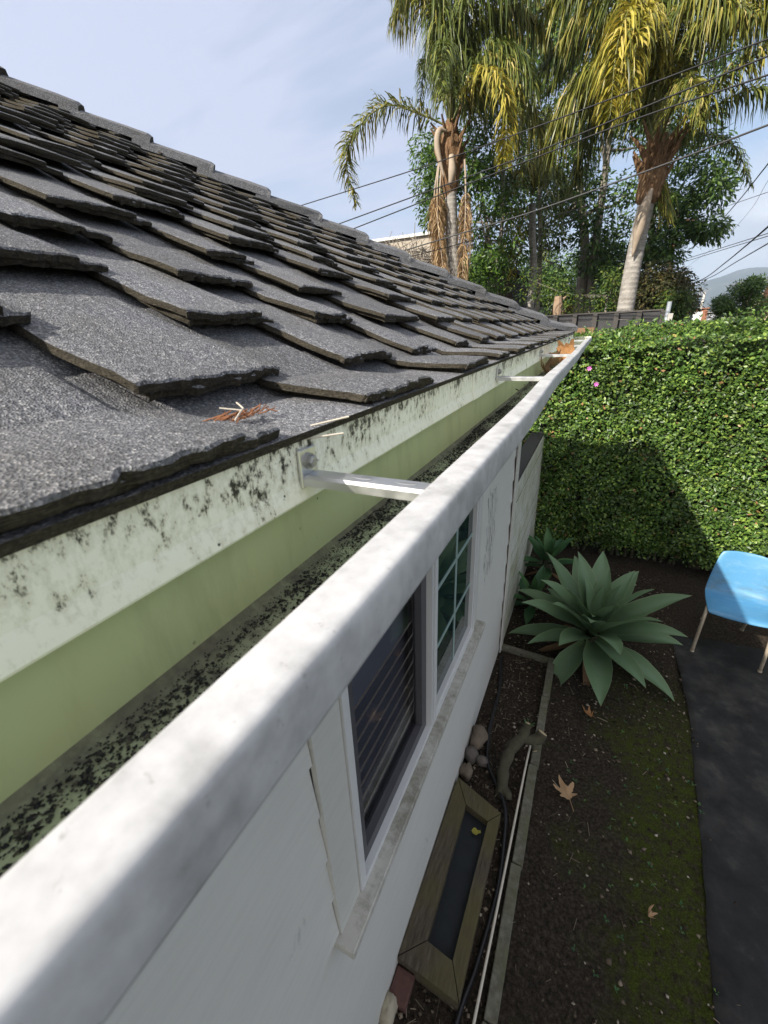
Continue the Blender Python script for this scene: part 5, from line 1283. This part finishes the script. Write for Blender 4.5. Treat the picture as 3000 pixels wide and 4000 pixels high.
M_PALEB = plain('pale_stucco', (.42, .37, .30), .9, .1, 3); M_BROWNB = plain('brown_siding', (.045, .03, .022), .85, .3, 4); M_BRKB = plain('brick_building', (.30, .13, .075), .9, .15, 2); M_WHITEB = plain('white_paint', (.7, .7, .68), .7, .06, 3); M_GREYB = plain('grey_wall', (.42, .44, .47), .8, .1, 3); M_CREAM = plain('cream_wall', (.62, .48, .33), .85, .1, 3)
building('pale_building', 'pale building with white roof edge rising behind the roof ridge', 700, 935, 540, 22, 6, M_PALEB, M_WHITEB)
bb, a_, c_ = building('brown_building', 'dark brown low building between left palm and slim trunks', 1000, 1108, 602, 18, 4, M_BROWNB, M_BROWNB)
b = B(); q = P(1045, 640, 17.96); b.box((q[0] - .4, 17.95, q[2] - .1), (q[0] + .4, 17.985, q[2] + .7)); b.obj('window', M_SASH, bb)
bb, a_, c_ = building('brick_building', 'flat roofed red brick building at the end of the street', 1483, 1530, 669, 75, 15, M_BRKB, M_BRKB)
bb, a_, c_ = building('white_building', 'pale grey building behind the street tree', 1532, 1580, 676, 85, 12, M_GREYB, M_WHITEB)
bb, a_, c_ = building('cream_building', 'cream building with flat roof on the hillside at right edge', 1640, 1700, 633, 130, 12, M_CREAM, M_WHITEB)
bb, a_, c_ = building('shed', 'rust brown shed between the trunks behind the fence', 1195, 1240, 650, 21, 3, plain('rust_wall', (.16, .06, .035), .9, .3, 3), M_BROWNB)
# sawn palm stump
b = B(); c = P(1205, 690, 12.6); tp = P(1206, 640, 12.6)
b.tube(smooth_path([(c[0], c[1], fz), (c[0], c[1], (fz + tp[2]) / 2), (tp[0], tp[1], tp[2])], 12), np.full(12, .10) * (1 + .15 * np.sin(np.arange(12) * 2.1)), 9)
for k in range(14):
    a = k * 2.4; zz = 2.5 + k * .06; b.tube([(c[0] + .08 * math.cos(a), c[1] + .08 * math.sin(a), zz), (c[0] + .15 * math.cos(a), c[1] + .15 * math.sin(a), zz + .06)], [.03, .01], 5)
tag(b.obj('sawn_palm_stump', plain('cut_palm', (.30, .21, .14), .9, .4, 8, bump=.5), None, loc=(float(c[0]), float(c[1]), fz)), 'sawn off tan palm trunk sticking up behind the fence', 'stump')
# cars
M_TYRE = plain('tyre', (.02, .02, .02), .8); M_CARG = plain('car_glass', (.02, .025, .03), .1, .1)
def car(name, label, c, rz, prof_b, prof_c, length_mat, cat):
    root = thing(name, label, cat, c, rz)
    b_ = B(); wd = .86
    def pr(bb, pf, hw_, m_=0):
        n_ = len(pf); bb.add([(x_, -hw_, z_) for x_, z_ in pf] + [(x_, hw_, z_) for x_, z_ in pf], [tuple(range(n_))[::-1], tuple(range(n_, 2 * n_))] + [(i, (i + 1) % n_, n_ + (i + 1) % n_, n_ + i) for i in range(n_)], m_)
    pr(b_, prof_b, wd); b_.obj('body', length_mat, root, local=True)
    b_ = B(); pr(b_, prof_c, wd * .86); b_.obj('cabin', M_CARG, root, local=True)
    b_ = B(); zt_ = max(z_ for _, z_ in prof_c); xs_ = [x_ for x_, z_ in prof_c if z_ > zt_ - .03]; b_.bbox((min(xs_) - .03, -wd * .88, zt_ + .002), (max(xs_) + .03, wd * .88, zt_ + .045), .015); b_.obj('roof', length_mat, root, local=True)
    for x_ in (-1.35, 1.35):
        for s_ in (-1, 1):
            b_ = B(); b_.tube([(x_, s_ * (wd - .16), .33), (x_, s_ * (wd + .02), .33)], .33, 18); w_ = b_.obj('wheel', M_TYRE, root, local=True)
            b_ = B(); b_.tube([(x_, s_ * (wd + .021), .33), (x_, s_ * (wd + .035), .33)], .19, 14); b_.obj('rim', M_GALV, w_, local=True)
    for s_ in (-.6, .6):
        b_ = B(); b_.bbox((2.12, s_ - .14, .62), (2.22, s_ + .14, .76), .02); b_.obj('headlight', M_VINYL, root, local=True)
    return root
body_s = [(-2.15, .3), (2.1, .3), (2.18, .55), (2.1, .8), (1.0, .95), (-1.9, .98), (-2.15, .8)]; cab_s = [(-1.7, .97), (.95, .955), (.35, 1.38), (-1.1, 1.40)]
body_t = [(-2.5, .45), (2.4, .45), (2.45, .7), (2.35, 1.0), (1.3, 1.12), (-2.5, 1.12)]; cab_t = [(-.7, 1.121), (1.25, 1.121), (.75, 1.70), (-.55, 1.72)]
zc_ = float(gz(0, 20)); q = P(1140, 655, 22); car('silver_car', 'silver parked car glimpsed behind the slim tree trunks', (float(q[0]), 22, float(gz(0, 22)) + 1.1 * 0 + max(0, float(q[2]) - 1.2 - float(gz(0, 22)))), math.radians(-160), body_s, cab_s, plain('silver_paint', (.5, .55, .6), .25, .05, metal=.3), 'car')
q = P(1480, 694, 48); car('pickup_truck', 'white pickup truck parked on the street beyond the hedge', (float(q[0]), 48, float(gz(0, 48))), math.radians(-75), body_t, cab_t, M_WHITEB, 'truck')
# sign, lamp, poles
b = B(); c = P(1504, 690, 44); tp = P(1505, 682, 44); zb = float(gz(0, 44)); rt = thing('street_sign', 'small white square sign on a post beside the white pickup', 'sign', (float(c[0]), 44, zb))
b.tube([(c[0], 44, zb), (c[0], 44, tp[2])], .04, 6); b.obj('post', M_GALV, rt); b = B(); b.box((c[0] - .3, 43.93, tp[2] - .35), (c[0] + .3, 43.955, tp[2] + .3)); b.obj('panel', M_WHITEB, rt)
YL = 55; c = P(1511, 692, YL); tp = P(1523, 632, YL); hd = P(1502, 627, YL); zb = float(gz(0, YL))
rt = thing('street_lamp', 'pale concrete street lamp with curved arm in front of the mountains', 'street lamp', (float(tp[0]) - .35, YL, zb))
b = B(); b.tube([(tp[0] - .35, YL, zb), (tp[0] - .1, YL, tp[2] * .6), (tp[0], YL, tp[2])], [.16, .13, .09], 8); b.obj('pole', plain('concrete_pole', (.5, .48, .44), .8), rt, smooth=True)
b = B(); b.tube(smooth_path([tp, (tp + hd) / 2 + np.array([0, 0, .35]), hd], 10), .05, 6); b.obj('arm', M_GALV, rt, smooth=True)
b = B(); b.bbox((hd[0] - .75, YL - .15, hd[2] - .1), (hd[0] + .05, YL + .15, hd[2] + .06), .04); b.obj('lamp_head', M_GALV, rt)
M_POLEW = plain('creosote_pole', (.17, .085, .055), .9, .3, 4)
YU = 42; c = P(1444, 594, YU); tp = P(1462, 480, YU); zb = float(gz(0, YU)); d = (tp - c); base = c - d * ((c[2] - zb) / d[2]); top = c + d * 1.35
rt = thing('utility_pole', 'brown wooden utility pole rising behind the olive bush', 'utility pole', tuple(base))
b = B(); b.tube([base, c, top], [.20, .18, .13], 10); b.obj('pole', M_POLEW, rt, smooth=True)
b = B(); ca = c + d * 1.0; b.box((ca[0] - 1.2, YU - .28, ca[2] - .06), (ca[0] + 1.2, YU - .18, ca[2] + .06)); b.obj('cross_arm', M_POLEW, rt)
for k in (-1.1, -.5, .5, 1.1): b = B(); b.tube([(ca[0] + k, YU - .23, ca[2] + .062), (ca[0] + k, YU - .23, ca[2] + .2)], [.05, .035], 8); b.obj('insulator', M_GALV, rt)
YR = 24; c0 = P(1640, 680, YR); c1 = P(1659, 634, YR); zb = float(gz(0, YR)); d = c1 - c0; base = c0 - d * ((c0[2] - zb) / d[2])
rt = thing('utility_pole', 'dark leaning pole cut by the right edge of the picture', 'utility pole', tuple(base)); b = B(); b.tube([base, c1, c1 + d * 6], [.17, .15, .11], 10); b.obj('pole', M_POLEW, rt)
# wires
M_WIRE = plain('black_cable', (.015, .015, .016), .6); M_WIREG = plain('grey_cable', (.05, .05, .052), .6)
def wire(pts, Ya, Yb, r_, label, mat=M_WIRE, ext=True):
    n_ = len(pts); w3 = [P(a, b_, Ya + (Yb - Ya) * k / (n_ - 1)) for k, (a, b_) in enumerate(pts)]
    if ext: w3 = [w3[0] + (w3[0] - w3[1]) * 1.0] + w3 + [w3[-1] + (w3[-1] - w3[-2]) * 1.5]
    b_ = B(); b_.tube(smooth_path(w3, 40), r_, 6); o_ = b_.obj('power_line', mat, None, smooth=True, loc=tuple(np.round(w3[len(w3) // 2], 3)))
    return tag(o_, label, 'power line', 'power lines')
wire([(625, 452), (910, 362), (1161, 273), (1416, 177), (1659, 84)], 9.5, 7.5, .009, 'topmost thin power line crossing in front of both palm crowns')
wire([(723, 487), (950, 404), (1161, 327), (1371, 240), (1659, 121)], 9.2, 7.2, .010, 'second power line from the top, upper wire of the close pair', M_WIRE)
wire([(746, 501), (960, 417), (1161, 339), (1371, 258), (1659, 162)], 9.2, 7.2, .010, 'third power line from the top, lower wire of the close pair', M_WIRE)
wire([(861, 545), (1010, 500), (1161, 454), (1431, 357), (1659, 270)], 9.0, 7.0, .011, 'thick twisted cable crossing the right palm crown base', M_WIREG)
wire([(865, 560), (1010, 522), (1161, 477), (1365, 417)], 9.0, 12.0, .008, 'thin wire just below the thick twisted cable', M_WIRE, False)
wire([(1476, 618), (1520, 602), (1566, 568), (1610, 532), (1659, 490)], 38, 14, .022, 'thickest black cable sweeping up to the right edge over the mountains')
wire([(1470, 619), (1530, 601), (1590, 566), (1659, 526)], 38, 16, .016, 'black cable just under the thickest one at the right edge')
wire([(1405, 584), (1480, 560), (1560, 535), (1659, 504)], 42, 24, .016, 'upper of twin grey lines sloping to right edge over the cloud', M_WIREG)
wire([(1405, 588), (1480, 565), (1560, 540), (1659, 510)], 42, 24, .016, 'lower of twin grey lines sloping to right edge over the cloud', M_WIREG)
wire([(1456, 563), (1521, 514), (1590, 440), (1659, 354)], 42, 18, .020, 'wire rising steeply from the utility pole to the right edge')
wire([(1500, 565), (1560, 520), (1620, 455), (1659, 390)], 42, 22, .007, 'faint thin wire under the steep rising wire', M_WIREG)
wire([(1450, 480), (1540, 455), (1659, 415)], 42, 24, .012, 'thin line sloping right from top of utility pole', M_WIREG)
wire([(1075, 625), (1140, 592), (1200, 566)], 15.5, 14, .012, 'short wire leading to dark brown low building', M_WIREG, False)

# air
m = D.materials.new('haze'); m.use_nodes = True; t = m.node_tree; t.nodes.clear()
o_ = t.nodes.new('ShaderNodeOutputMaterial'); v_ = t.nodes.new('ShaderNodeVolumePrincipled'); v_.inputs['Color'].default_value = (.70, .83, 1.0, 1); v_.inputs['Density'].default_value = .00032; v_.inputs['Anisotropy'].default_value = .2
t.links.new(v_.outputs[0], o_.inputs['Volume'])
b = B(); b.box((-4100, -500, -6), (6500, 6100, 390))
hz = b.obj('haze', m); tag(hz, 'thin pale haze in the air', None, kind='stuff')
